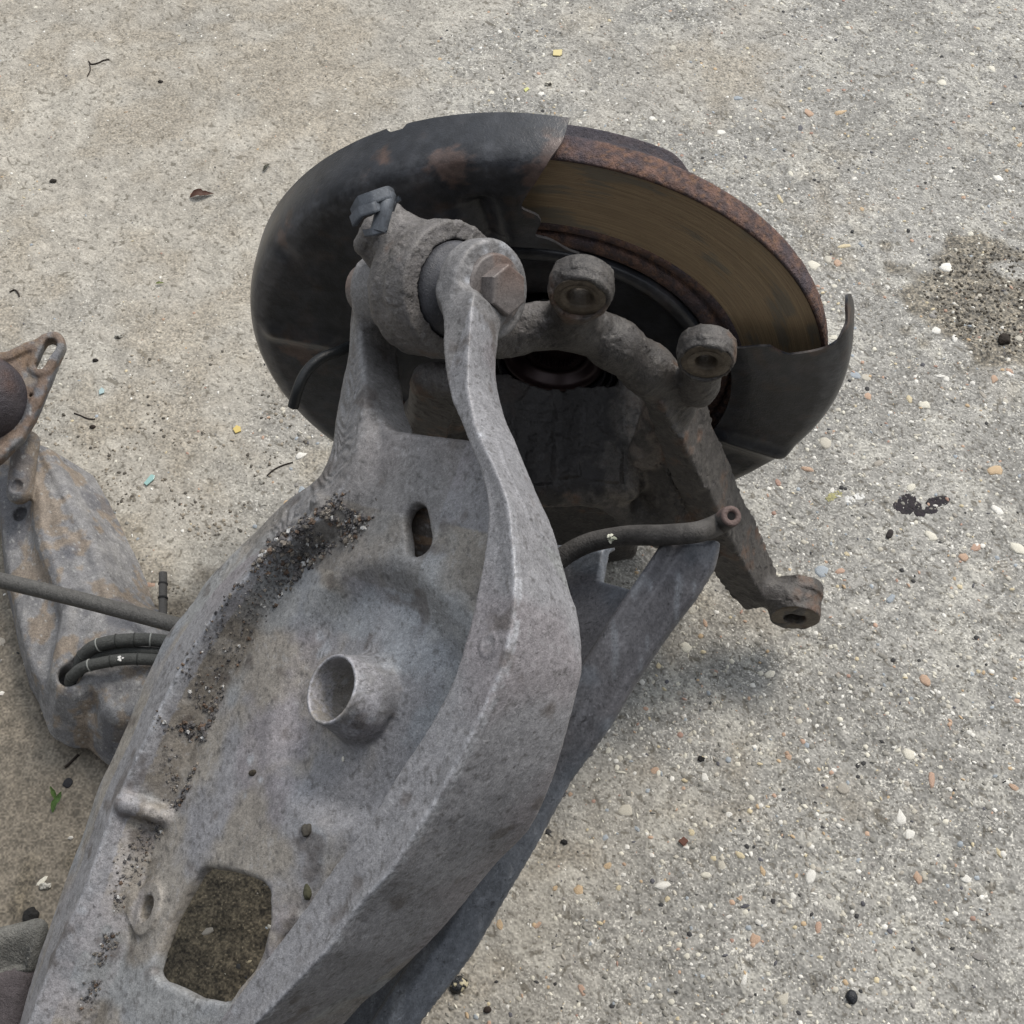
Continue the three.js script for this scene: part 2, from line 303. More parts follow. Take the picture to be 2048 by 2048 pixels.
const groundBump = texture(GN, (i, j) => { const [x, z] = gw(i, j), du = dusty(x, z, i, j); const w = 14 * (g80(i + 9, j) - 0.5); return 0.5 + (0.34 * (g450(i + w, j + w) - 0.5) + 0.3 * (g200(i, j) - 0.5) + 0.4 * (g1000(i, j) - 0.5)) * (1.1 - 0.3 * du) + (g1000b(i, j) > 0.93 ? 0.1 : 0); });
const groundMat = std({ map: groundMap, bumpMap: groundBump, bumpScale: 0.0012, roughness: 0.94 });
const groundH = (x, z) => 0.0022 * (fbm(x * 22, 3, z * 22, 3) - 0.5) + 0.0016 * (fbm(x * 110, 7, z * 110, 2) - 0.5);
const groundObj = (() => {
  const x0 = -0.66, x1 = 0.66, z0 = -1.2, z1 = 0.0, n = 560, pos = [], uv = [], idx = [];
  const add = (x, y, z) => { pos.push(x, y, z); uv.push((x - gOff[0]) / GT, (z - gOff[1]) / GT); return pos.length / 3 - 1; };
  for (let j = 0; j <= n; j++) for (let i = 0; i <= n; i++) { const x = mix(x0, x1, i / n), z = mix(z0, z1, j / n), e = Math.min(i, j, n - i, n - j) / 12; add(x, groundH(x, z) * clamp(e, 0, 1), z); }
  for (let j = 0; j < n; j++) for (let i = 0; i < n; i++) { const a = j * (n + 1) + i; idx.push(a, a + n + 1, a + 1, a + 1, a + n + 1, a + n + 2); }
  const R = 60, q = (xa, za, xb, zb) => { const a = add(xa, 0, za), b = add(xb, 0, za), c = add(xb, 0, zb), d = add(xa, 0, zb); idx.push(a, d, b, b, d, c); };
  q(-R, -R, R, z0); q(-R, z1, R, R); q(-R, z0, x0, z1); q(x1, z0, R, z1);
  const g = new THREE.BufferGeometry(); g.setAttribute('position', new THREE.Float32BufferAttribute(pos, 3)); g.setAttribute('uv', new THREE.Float32BufferAttribute(uv, 2)); g.setIndex(idx); g.computeVertexNormals();
  const m = mesh('ground', g, groundMat, scene); return tag(m, 'weathered grey concrete with open pebble aggregate and tan dust', 'ground', null, 'structure');
})();
// pebbles set in the concrete: flat-topped stones with ragged outlines
function pebbleGeo(k, tall = 0.22) {
  const n = 8, pos = [0, tall, 0], idx = []; const rad = []; for (let i = 0; i < n; i++) rad.push(rr(0.68, 1.12));
  for (const [s, y] of [[0.62, tall * 0.86], [0.93, tall * 0.35], [1.05, -0.35]]) for (let i = 0; i < n; i++) { const a = i / n * 2 * Math.PI + rr(-0.14, 0.14); pos.push(Math.cos(a) * rad[i] * s, y + rr(-0.06, 0.06), Math.sin(a) * rad[i] * s); }
  for (let i = 0; i < n; i++) { const j = (i + 1) % n; idx.push(0, 1 + j, 1 + i); for (let l = 0; l < 2; l++) { const a = 1 + l * n + i, b = 1 + l * n + j; idx.push(a, b, a + n, b, b + n, a + n); } }
  const g = new THREE.BufferGeometry(); g.setAttribute('position', new THREE.Float32BufferAttribute(pos, 3)); g.setIndex(idx); g.computeVertexNormals();
  const uv = []; for (let i = 0; i < pos.length; i += 3) uv.push(pos[i] * 0.5, pos[i + 2] * 0.5); g.setAttribute('uv', new THREE.Float32BufferAttribute(uv, 2)); return g;
}
const pebGeos = Array.from({ length: 14 }, (_, k) => pebbleGeo(k)), chipGeo = Array.from({ length: 6 }, () => { const g = new THREE.DodecahedronGeometry(1, 0); const p = g.attributes.position; for (let i = 0; i < p.count; i++) { const s = 0.7 + 0.6 * h3(Math.round(p.getX(i) * 10), Math.round(p.getY(i) * 10), Math.round(p.getZ(i) * 10) + 5); p.setXYZ(i, p.getX(i) * s, p.getY(i) * s, p.getZ(i) * s); } g.computeVertexNormals(); return g; });
const pebTones = [['#dedacb', 26], ['#eae8e0', 22], ['#c6c1b3', 16], ['#aba59a', 12], ['#c8b08f', 3], ['#c0a48d', 3], ['#ae8f80', 2], ['#d3c6a6', 4], ['#96938e', 6], ['#a5adb3', 5], ['#5f5f64', 2], ['#bfa18d', 3]];
const pebMats = pebTones.map(([c]) => std({ color: c, roughness: 0.7, bumpMap: rep(castBump, 1.6), bumpScale: 0.0003 }));
const pickTone = () => { let t = rnd() * pebTones.reduce((a, b) => a + b[1], 0); for (let i = 0; i < pebTones.length; i++) { t -= pebTones[i][1]; if (t < 0) return i; } return 0; };
const dustyAt = (x, z) => dusty(x, z, ((x - gOff[0]) / GT * GN + GN) % GN, ((z - gOff[1]) / GT * GN + GN) % GN);
function placePebble(x, z, r, tone, sq = 1) {
  const m = mesh('pebble', pebGeos[(rnd() * pebGeos.length) | 0], pebMats[tone], groundObj);
  m.position.set(x, groundH(x, z) - r * 0.06, z); m.rotation.y = rnd() * 6.3; m.scale.set(r, r * rr(0.7, 1), r * sq); return m;
}
// the pebbles one can single out in the photograph: place, half width in its pixels, tone, narrowness
for (const [px, py, s, tone, sq] of [[1885, 167, 14, 0, 0.8], [1615, 225, 16, 5, 0.6], [1680, 225, 15, 4, 0.5], [1560, 398, 15, 7, 0.35], [1690, 493, 18, 7, 0.35], [1628, 530, 15, 0, 0.9], [1892, 535, 18, 1, 0.9], [1657, 519, 11, 2, 1], [1872, 661, 14, 1, 0.8], [1665, 675, 13, 0, 0.6], [1617, 939, 18, 5, 0.45], [1650, 887, 17, 2, 0.8], [1556, 965, 10, 6, 0.8], [1822, 977, 14, 0, 0.6], [1989, 942, 18, 4, 0.8], [1994, 1021, 16, 1, 0.7], [1861, 1072, 15, 0, 0.8], [1951, 1095, 15, 11, 0.7], [1928, 1113, 14, 5, 0.8], [2035, 1097, 24, 0, 0.7], [1735, 793, 12, 5, 0.9], [1818, 797, 14, 7, 0.5], [1848, 812, 15, 0, 0.8], [1711, 751, 12, 9, 0.9], [1733, 754, 12, 2, 1], [1880, 753, 14, 1, 0.4], [1988, 757, 14, 5, 0.6], [1680, 1143, 12, 11, 0.7], [1578, 1512, 11, 5, 0.8], [1862, 1560, 20, 11, 0.4], [2028, 1574, 14, 5, 0.5], [1801, 1635, 18, 1, 0.7], [1820, 1670, 14, 1, 0.9], [1622, 1752, 19, 1, 0.6], [1836, 1754, 16, 5, 0.7], [1931, 1758, 14, 1, 0.7], [1998, 1706, 14, 7, 0.4], [1510, 1877, 14, 5, 0.9], [1488, 1958, 18, 1, 0.4], [1526, 1743, 15, 4, 0.4], [1480, 1710, 15, 7, 0.5], [1637, 1855, 15, 11, 0.6], [1566, 1998, 17, 2, 0.8], [1959, 1912, 20, 8, 0.6], [1250, 1620, 17, 2, 0.9], [1215, 1730, 11, 4, 0.8], [1273, 1657, 9, 9, 0.6], [1293, 1665, 9, 0, 0.7], [1240, 1545, 15, 0, 0.3], [1410, 1555, 11, 1, 0.8], [1158, 1782, 15, 4, 0.8], [1367, 1684, 10, 6, 0.9], [1410, 1750, 14, 0, 0.5], [1382, 1665, 8, 7, 1], [1110, 1777, 8, 4, 0.8], [1237, 1775, 8, 7, 0.8], [820, 1900, 9, 4, 0.8], [1000, 1850, 12, 4, 0.7], [1410, 1245, 12, 5, 0.4], [1318, 1332, 9, 7, 0.7], [1428, 1343, 9, 6, 0.6], [1540, 1350, 13, 0, 0.8], [1165, 1980, 16, 11, 0.5], [1075, 1850, 10, 5, 0.6]]) {
  const p = G(px, py), q = G(px + s, py); placePebble(p.x, p.z, q.x - p.x, tone, sq);
}
for (let k = 0; k < 420 && groundObj.children.length < 298; k++) {
  const x = rr(-0.55, 0.55), z = rr(-1.02, -0.08), du = dustyAt(x, z); if (rnd() < du * 0.93 || Math.abs(x) > 0.21 + Math.abs(z) * 0.33) continue;
  placePebble(x, z, mix(0.0022, 0.0058, Math.pow(rnd(), 2.2)), pickTone(), rr(0.45, 1));
}
function scatter(n, place, geos, colour) { // many tiny stones joined into one geometry
  const flat = geos.map(g0 => { const g1 = g0.index ? g0.toNonIndexed() : g0; return [g1.attributes.position.array, g1.attributes.normal.array]; });
  const P3 = [], N3 = [], C3 = [], m = new THREE.Matrix4(), e = new THREE.Euler(), q = new THREE.Quaternion(), nm = new THREE.Matrix3(), v = V(0, 0, 0);
  for (let k = 0; k < n; k++) {
    const s = place(k); if (!s) continue; const [gp, gn] = flat[(rnd() * flat.length) | 0];
    q.setFromEuler(e.set(s.tilt ? rr(-s.tilt, s.tilt) : 0, rnd() * 6.3, 0)); if (s.q) q.premultiply(s.q);
    m.compose(s.p, q, V(s.r * s.a, s.r * s.b, s.r)); nm.getNormalMatrix(m); const c = colour(s);
    for (let i = 0; i < gp.length; i += 3) { v.set(gp[i], gp[i + 1], gp[i + 2]).applyMatrix4(m); P3.push(v.x, v.y, v.z); v.set(gn[i], gn[i + 1], gn[i + 2]).applyMatrix3(nm).normalize(); N3.push(v.x, v.y, v.z); C3.push(c[0], c[1], c[2]); }
  }
  const g = new THREE.BufferGeometry(); for (const [k, a] of [['position', P3], ['normal', N3], ['color', C3]]) g.setAttribute(k, new THREE.Float32BufferAttribute(a, 3)); return g;
}
const lin = c => { const k = new THREE.Color(c); return [k.r, k.g, k.b]; };
const pebLin = pebTones.map(t => lin(t[0]));
const smallPeb = Array.from({ length: 5 }, () => { const n = 6, pos = [0, 0.4, 0], idx = []; for (const [s, y] of [[0.8, 0.25], [1.05, -0.3]]) for (let i = 0; i < n; i++) { const a = i / n * 6.283 + rr(-0.3, 0.3), r = s * rr(0.7, 1.2); pos.push(Math.cos(a) * r, y, Math.sin(a) * r); } for (let i = 0; i < n; i++) { const j = (i + 1) % n; idx.push(0, 1 + j, 1 + i, 1 + i, 1 + j, 1 + i + n, 1 + j, 1 + j + n, 1 + i + n); } const g = new THREE.BufferGeometry(); g.setAttribute('position', new THREE.Float32BufferAttribute(pos, 3)); g.setIndex(idx); g.computeVertexNormals(); return g; });
const gritMat = std({ vertexColors: true, roughness: 0.85 });
{
  const g = scatter(36000, () => {
    const z = rr(-1.06, -0.06), x = rr(-1, 1) * (0.21 + Math.abs(z) * 0.34), du = dustyAt(x, z); if (rnd() < du * 0.7 || Math.hypot(x - holeShadeSpot.x, z - holeShadeSpot.z) < 0.085 * rr(0.2, 1.2) || Math.hypot(x - darkSpot.x, z - darkSpot.z) < 0.15 * rr(0.4, 1.2)) return null;
    const r = mix(0.0005, 0.0023, Math.pow(rnd(), 2.6)) * (du > 0.6 ? 0.7 : 1); return { p: V(x, groundH(x, z) + r * 0.02, z), r, a: rr(0.35, 1), b: rr(0.5, 0.9), du };
  }, smallPeb, s => { const c = rnd() < 0.035 ? [0.05, 0.05, 0.05] : pebLin[pickTone()], k = rr(0.75, 1.0); return rnd() < 0.3 ? [0.27 * k, 0.26 * k, 0.23 * k] : [c[0] * k, c[1] * k, c[2] * k]; });
  tag(mesh('aggregate', g, gritMat, groundObj), null, null, null, 'stuff');
}
{ // crumbs of soil on the dark patch at the right edge and loose sand under the arms
  const g = scatter(4600, k => {
    let x, z; if (k < 1200) { const a = rr(0, 6.3), q = Math.sqrt(rnd()) * 0.06; x = soilSpot.x + Math.cos(a) * q; z = soilSpot.z + Math.sin(a) * q * 0.9; } else { const p = G(rr(60, 620), 1100 + 420 * (rnd() + rnd() - 1)); x = p.x; z = p.z; if (fbm(x * 40, 1, z * 40, 3) < 0.48) return null; }
    const r = mix(0.0004, 0.0016, Math.pow(rnd(), 3)); return { p: V(x, groundH(x, z) + r * 0.3, z), r, a: rr(0.6, 1), b: rr(0.5, 0.9), k };
  }, smallPeb, s => { const k = rr(0.5, 1.5), t = rnd(); return s.k < 1200 ? (t < 0.2 ? [0.35, 0.31, 0.24] : [0.055 * k, 0.047 * k, 0.034 * k]) : t < 0.3 ? [0.09, 0.08, 0.065] : [0.24 * k, 0.21 * k, 0.165 * k]; });
  tag(solo('soil_crumbs', g, gritMat, 'loose brown soil crumbs and sand grains scattered on the concrete', 'soil'), null, null, null, 'stuff');
}

{ // unseen wall added behind the viewpoint to block light from the front
  const w = mesh('wall', new RoundedBoxGeometry(6, 2.3, 0.22, 2, 0.01), std({ color: 0x5c5d60, roughness: 0.9, map: rep(castCol, 0.3), bumpMap: rep(castBump, 0.3), bumpScale: 0.002 }), scene); w.position.set(0, 1.15, 0.95);
  tag(w, 'added unseen grey wall behind the viewpoint, blocking front light', 'wall', null, 'structure');
}

// ---------------------------------------------------------------- the corner assembly: disc, dust shield
const corner = top('suspension_corner', 'worn car suspension corner with rusty brake disc, dark dust shield and grey cast control arm', 'suspension assembly', null, V(DC.x, 0, DC.z));
function sheet(fn, nu, nv, closeU = false) { // parametric surface
  const pos = [], uv = [], idx = [];
  for (let j = 0; j <= nv; j++) for (let i = 0; i <= nu; i++) { const p = fn(i / nu, j / nv); pos.push(p.x, p.y, p.z); uv.push(p.uu ?? i / nu, p.vv ?? j / nv); }
  for (let j = 0; j < nv; j++) for (let i = 0; i < nu; i++) { const a = j * (nu + 1) + i, b = a + nu + 1; idx.push(a, a + 1, b, b, a + 1, b + 1); }
  const g = new THREE.BufferGeometry(); g.setAttribute('position', new THREE.Float32BufferAttribute(pos, 3)); g.setAttribute('uv', new THREE.Float32BufferAttribute(uv, 2)); g.setIndex(idx); g.computeVertexNormals();
  if (closeU) { const n = g.attributes.normal; for (let j = 0; j <= nv; j++) { const a = j * (nu + 1), b = a + nu; const s = V(n.getX(a) + n.getX(b), n.getY(a) + n.getY(b), n.getZ(a) + n.getZ(b)).normalize(); n.setXYZ(a, s.x, s.y, s.z); n.setXYZ(b, s.x, s.y, s.z); } }
  return g;
}
const polar = (p, q = p.clone().sub(DC)) => ({ th: Math.atan2(q.dot(E2), q.dot(E1)), r: Math.hypot(q.dot(E1), q.dot(E2)), h: q.dot(DN) });
const rotor = new THREE.Group(); rotor.name = 'brake_disc'; corner.add(rotor);
{
  // swept braking face with fine circular scoring
  const NR = 512, NA = 1024, sc = tnoise(NR, 256, 41), bl = tnoise(1024, 12, 42), b2 = tnoise(1024, 40, 43), b3 = tnoise(1024, 200, 44);
  const faceTex = texture(NA, (i, j) => {
    const q = sc(j, i * 0.012), s2 = sc(j * 2 + 70, i * 0.05), patch = bl(i, j * 0.9), w = b2(i, j * 2), sp = b3(i, j * 2);
    let c = mix3([0.56, 0.485, 0.385], [0.67, 0.585, 0.465], clamp(0.5 + 1.8 * (q - 0.5) + 0.7 * (s2 - 0.5) + 0.5 * (w - 0.5), 0, 1));
    c = mix3(c, [0.48, 0.46, 0.415], clamp((patch * 0.7 + w * 0.3 - 0.56) * 4, 0, 0.75));
    if (sp > 0.9) c = mix3(c, [0.36, 0.2, 0.12], 0.35); return c;
  }, true, NR);
  const faceBump = texture(NR, (i, j) => 0.5 + 0.6 * (sc(j, i * 0.012) - 0.5) + 0.3 * (sc(j * 2 + 70, i * 0.05) - 0.5), false);
  const face = sheet((u, v) => { const r = mix(0.1098, 0.1500, v), q = diskPt(r, u * 2 * Math.PI, 0); q.uu = u * 3; q.vv = v; return q; }, 240, 6, true);
  const fm = std({ map: faceTex, bumpMap: faceBump, bumpScale: 0.0003, roughness: 0.5, metalness: 0.1 });
  part('braking_face', face, fm, rotor);
  const rustCol = (x, y, z) => {
    const a = fbm(x * 60, y * 60, z * 60), b = fbm(x * 330, y * 330, z * 330, 3), c = fbm(x * 900, y * 900, z * 900, 2);
    let k = mix3([0.125, 0.09, 0.088], [0.25, 0.15, 0.118], sst(0.35, 0.65, b)); k = mix3(k, [0.34, 0.19, 0.11], sst(0.6, 0.72, c) * 0.6); k = mix3(k, [0.11, 0.095, 0.115], sst(0.5, 0.68, a) * 0.7); return k;
  };
  const bumpy = (r, th, h, amp) => { const p = diskPt(r, th, h), n = amp * (fbm(p.x * 420, p.y * 420, p.z * 420, 3) - 0.5); return [n, p]; };
  const ring = (prof, seg, name, amp, parent, extra, dark) => {
    const cum = [0]; for (let i = 1; i < prof.length; i++) cum.push(cum[i - 1] + Math.hypot(prof[i][0] - prof[i - 1][0], prof[i][1] - prof[i - 1][1]));
    const L = cum[cum.length - 1], nv = Math.ceil(L / 0.0012);
    const g = sheet((u, v) => { const s = v * L; let i = 0; while (i < cum.length - 2 && cum[i + 1] < s) i++; const t = (s - cum[i]) / (cum[i + 1] - cum[i] || 1); let r = mix(prof[i][0], prof[i + 1][0], t), h = mix(prof[i][1], prof[i + 1][1], t); const th = u * 2 * Math.PI; if (extra) [r, h] = extra(r, h, th, v); const e = Math.min(1, Math.min(v, 1 - v) * 12); const [n] = bumpy(r, th, h, amp * e); return diskPt(r + n, th, h + n * 0.6); }, seg, nv, true);
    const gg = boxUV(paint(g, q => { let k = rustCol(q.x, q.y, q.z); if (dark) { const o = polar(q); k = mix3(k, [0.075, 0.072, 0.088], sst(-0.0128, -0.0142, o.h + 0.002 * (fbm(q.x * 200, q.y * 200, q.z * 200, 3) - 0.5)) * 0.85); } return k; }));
    return part(name, gg, metalMat(0.11, 0.0012, 0.95), parent);
  };
  const kink = th => { const t = ((th % 6.2832) + 6.2832) % 6.2832; return sst(1.0, 1.22, t) * (1 - sst(5.2, 5.6, t)); };
  ring([[0.1502, -0.0006], [0.1506, 0.0006], [0.1518, 0.0002], [0.1527, -0.003], [0.1529, -0.0115], [0.1525, -0.0135], [0.1515, -0.015], [0.1518, -0.0215], [0.149, -0.023], [0.12, -0.023]], 720, 'rusty_rim', 0.0009, rotor, (r, h, th) => (h < -0.0136 && h > -0.0236 && r > 0.14 ? [r - 0.014 * (1 - kink(th)), h] : [r, h]), true);
  ring([[0.1102, -0.0005], [0.1090, 0.0008], [0.1062, 0.0006], [0.1045, -0.0004], [0.1040, -0.0022], [0.1028, -0.0022], [0.1018, 0.0006], [0.0985, 0.0010], [0.0950, 0.0004], [0.0925, -0.003], [0.0915, -0.014], [0.088, -0.03]], 560, 'rusty_inner_lip', 0.0008, rotor);
  part('disc_hat', paint(boxUV(lathe([[0.0885, -0.029], [0.086, -0.05], [0.03, -0.052], [0.0005, -0.052]], DC, DN)), q => rustCol(q.x, q.y, q.z)), metalMat(0.1, 0.001, 0.95), rotor);
}
const shield = new THREE.Group(); shield.name = 'dust_shield'; corner.add(shield);
const shieldMat = std({ color: 0xffffff, vertexColors: true, map: rep(smoothCol, 0.09), bumpMap: rep(castBump, 0.08), bumpScale: 0.00015, roughness: 0.34 });
const rustSpots = [[1085, 345, 0.008, 0.012], [1105, 300, 0.002, 0.008], [1060, 430, 0.012, 0.005], [560, 480, 0.012, 0.009], [1690, 640, 0.004, 0.010], [1560, 700, 0.012, 0.006], [1640, 700, 0.012, 0.006], [740, 300, 0.004, 0.010], [600, 700, 0.012, 0.012], [900, 330, 0.010, 0.012]].map(q => [K(q[0], q[1], q[2]), q[3]]);
const shieldCol = (x, y, z) => {
  const a = fbm(x * 24, y * 24, z * 24), b = fbm(x * 120 + 9, y * 120, z * 120, 4), c = fbm(x * 500, y * 500, z * 500, 2);
  let k = mix3([0.029, 0.032, 0.039], [0.048, 0.051, 0.059], sst(0.3, 0.7, b)); k = mix3(k, [0.075, 0.05, 0.037], sst(0.54, 0.66, b * 0.6 + a * 0.4) * 0.6); k = mix3(k, [0.068, 0.072, 0.085], sst(0.52, 0.68, a) * 0.6); { const o = polar(V(x, y, z)); const band = sst(0.147, 0.152, o.r) * sst(0.1605, 0.1585, o.r) * (o.h > -0.004 ? 1 : 0) * sst(0.36, 0.58, 0.5 * a + 0.3 * b + 0.2 * c); k = mix3(k, [0.125, 0.13, 0.145], band * 0.75); for (const [q, rad] of rustSpots) { const dd = Math.hypot(x - q.x, y - q.y, z - q.z) / rad; if (dd < 1.6) k = mix3(k, [0.20, 0.125, 0.095], sst(1.0, 0.5, dd + 1.6 * (0.5 - b) + 0.8 * (0.5 - c)) * 0.6); } } return k;  // lighter rim band: scuffs, with the lit crest painted in too
};
{
  const nodes = [[0.1038, 0.0108], [0.115, 0.012], [0.125, 0.012], [0.135, 0.012], [0.1470, 0.0119], [0.1540, 0.0104], [0.1588, 0.0050], [0.1607, -0.004], [0.1612, -0.017]];
  const pr = curve(nodes.map((n, i) => [i, n[0]]), 0, 8), ph = curve(nodes.map((n, i) => [i, n[1]]), 0, 8), TP = 2 * Math.PI;
  const tA = curve([[0, 1.40], [0.1, 1.448], [0.7, 1.551], [0.85, 1.5995], [1.8, 1.579], [2.15, 1.59], [2.65, 1.646], [4, 1.598], [5, 1.575], [6, 1.553], [7, 1.53], [8, 1.522]], 0, 8);
  const tB = curve([[0, 0.43], [0.55, 0.424], [2.1, 0.4057], [2.5, 0.3635], [2.9, 0.339], [4.9, 0.37], [5.6, 0.399], [6.1, 0.41], [6.6, 0.456], [7, 0.4666], [7.5, 0.43], [8, 0.29]].map(p => [p[0], p[1] + TP]), 0, 8);
  const RR = curve([[1.4, 0.1595], [2.15, 0.1622], [2.99, 0.163], [3.5, 0.163], [4.2, 0.161], [5.0, 0.155], [5.67, 0.150], [6.07, 0.1575], [6.35, 0.163], [6.6, 0.167], [6.8, 0.169]], 1.3, 6.9);
  // pressed beads and creases: [theta, r0, r1, half width (rad*r), height]
  const beads = [[3.02, 0.112, 0.15, 0.006, 0.0032], [1.80, 0.106, 0.135, 0.007, -0.0055], [1.92, 0.106, 0.128, 0.006, 0.003], [5.97, 0.108, 0.152, 0.005, 0.0038], [5.86, 0.108, 0.145, 0.009, -0.0015], [2.58, 0.148, 0.157, 0.005, -0.002], [2.2, 0.11, 0.14, 0.02, 0.001]];
  const at = (u, v, off) => {
    const t = v * 8, th = mix(tA(t), tB(t), u); let r = pr(t), h = ph(t); const k = RR(th) / 0.1612; r = mix(r, r * k, sst(0.12, 0.155, r));
    const e = 0.01, tx = pr(Math.min(8, t + e)) - pr(Math.max(0, t - e)), ty = ph(Math.min(8, t + e)) - ph(Math.max(0, t - e)), l = Math.hypot(tx, ty) || 1;
    for (const [bt, r0, r1, bw, bh] of beads) { const d = (th - bt) * r / bw; if (Math.abs(d) < 3) h += bh * Math.exp(-d * d) * sst(r0 - 0.006, r0 + 0.004, r) * (1 - sst(r1 - 0.004, r1 + 0.006, r)); }
    const q = diskPt(r, th, h); const wob = 0.0012 * (fbm(q.x * 18, q.y * 18, q.z * 18, 2) - 0.5) + 0.0004 * (fbm(q.x * 90, q.y * 90, q.z * 90, 2) - 0.5);
    h += wob + (-off) * (tx / l); r -= (-off) * (ty / l); // wall thickness along the profile normal
    if (Math.abs(th - 2.03) < 0.035 && t > 7.2) h += 0.004 * (t - 7.2) * sst(0.035, 0.02, Math.abs(th - 2.03));
    return diskPt(r, th, h);
  };
  const outer = sheet((u, v) => at(u, v, 0), 520, 110), inner = sheet((u, v) => at(u, v, 0.0014), 520, 110);
  const edge = sheet((s, v) => { const t = s * 4 % 4, k = t | 0, f = t - k; const [u, w] = s >= 1 ? [0, 0] : k === 0 ? [f, 0] : k === 1 ? [1, f] : k === 2 ? [1 - f, 1] : [0, 1 - f]; return at(u, w, 0.0014 * v); }, 2080, 1);
  part('shield_pressing', boxUV(paint(mergeGeometries([outer, inner]), q => shieldCol(q.x, q.y, q.z))), shieldMat, shield);
  part('worn_edge', boxUV(paint(edge, q => mix3(shieldCol(q.x, q.y, q.z), [0.26, 0.24, 0.23], sst(0.35, 0.6, fbm(q.x * 150, q.y * 150, q.z * 150, 3)) * 0.8))), shieldMat, shield);
  const g = lathe([[0.093, -0.004], [0.0938, 0.002], [0.0925, 0.004], [0.0885, 0.0045], [0.086, 0.003], [0.083, -0.002], [0.076, -0.007], [0.06, -0.01], [0.045, -0.012]], DC, DN, 180);
  part('shield_centre', boxUV(paint(g, q => shieldCol(q.x, q.y, q.z))), shieldMat, shield);
}
{ // hub bore: oily seal rings and the splined stub end
  const hub = new THREE.Group(); hub.name = 'wheel_hub'; corner.add(hub);
  const o = DC.clone().addScaledVector(E1, 0.006).addScaledVector(E2, 0.0), oil = std({ color: 0x14131a, roughness: 0.22, metalness: 0.2, bumpMap: rep(castBump, 0.08), bumpScale: 0.0004 }), red = std({ color: 0x2b1517, roughness: 0.35, metalness: 0.3, bumpMap: rep(castBump, 0.06), bumpScale: 0.0006 });
  const L = (p, m, n) => part(n, boxUV(lathe(p, o, DN, 120)), m, hub);
  L([[0.0365, -0.02], [0.0365, 0.002], [0.0355, 0.004], [0.033, 0.004], [0.0325, 0.001], [0.031, 0.001], [0.0305, 0.003], [0.029, 0.003], [0.0285, -0.001]], oil, 'outer_seal');
  L([[0.0285, -0.002], [0.0265, -0.001], [0.0225, -0.003], [0.022, -0.009], [0.019, -0.010]], std({ color: 0x3a2b2c, roughness: 0.3, metalness: 0.4 }), 'bearing_race');
  L([[0.019, -0.0105], [0.0165, -0.008], [0.0125, -0.0085], [0.0122, -0.012], [0.002, -0.013]], red, 'stub_flange');
  for (let k = 0; k < 26; k++) { const a = k / 26 * 6.283, g = new RoundedBoxGeometry(0.0011, 0.0016, 0.006, 1, 0.0003); const m = new THREE.Matrix4().makeBasis(E1.clone().multiplyScalar(Math.cos(a)).addScaledVector(E2, Math.sin(a)), E1.clone().multiplyScalar(-Math.sin(a)).addScaledVector(E2, Math.cos(a)), DN); g.applyMatrix4(m); const p = o.clone().addScaledVector(DN, -0.0095).addScaledVector(E1, Math.cos(a) * 0.0118).addScaledVector(E2, Math.sin(a) * 0.0118); g.translate(p.x, p.y, p.z); part('spline', g, red, hub); }
}

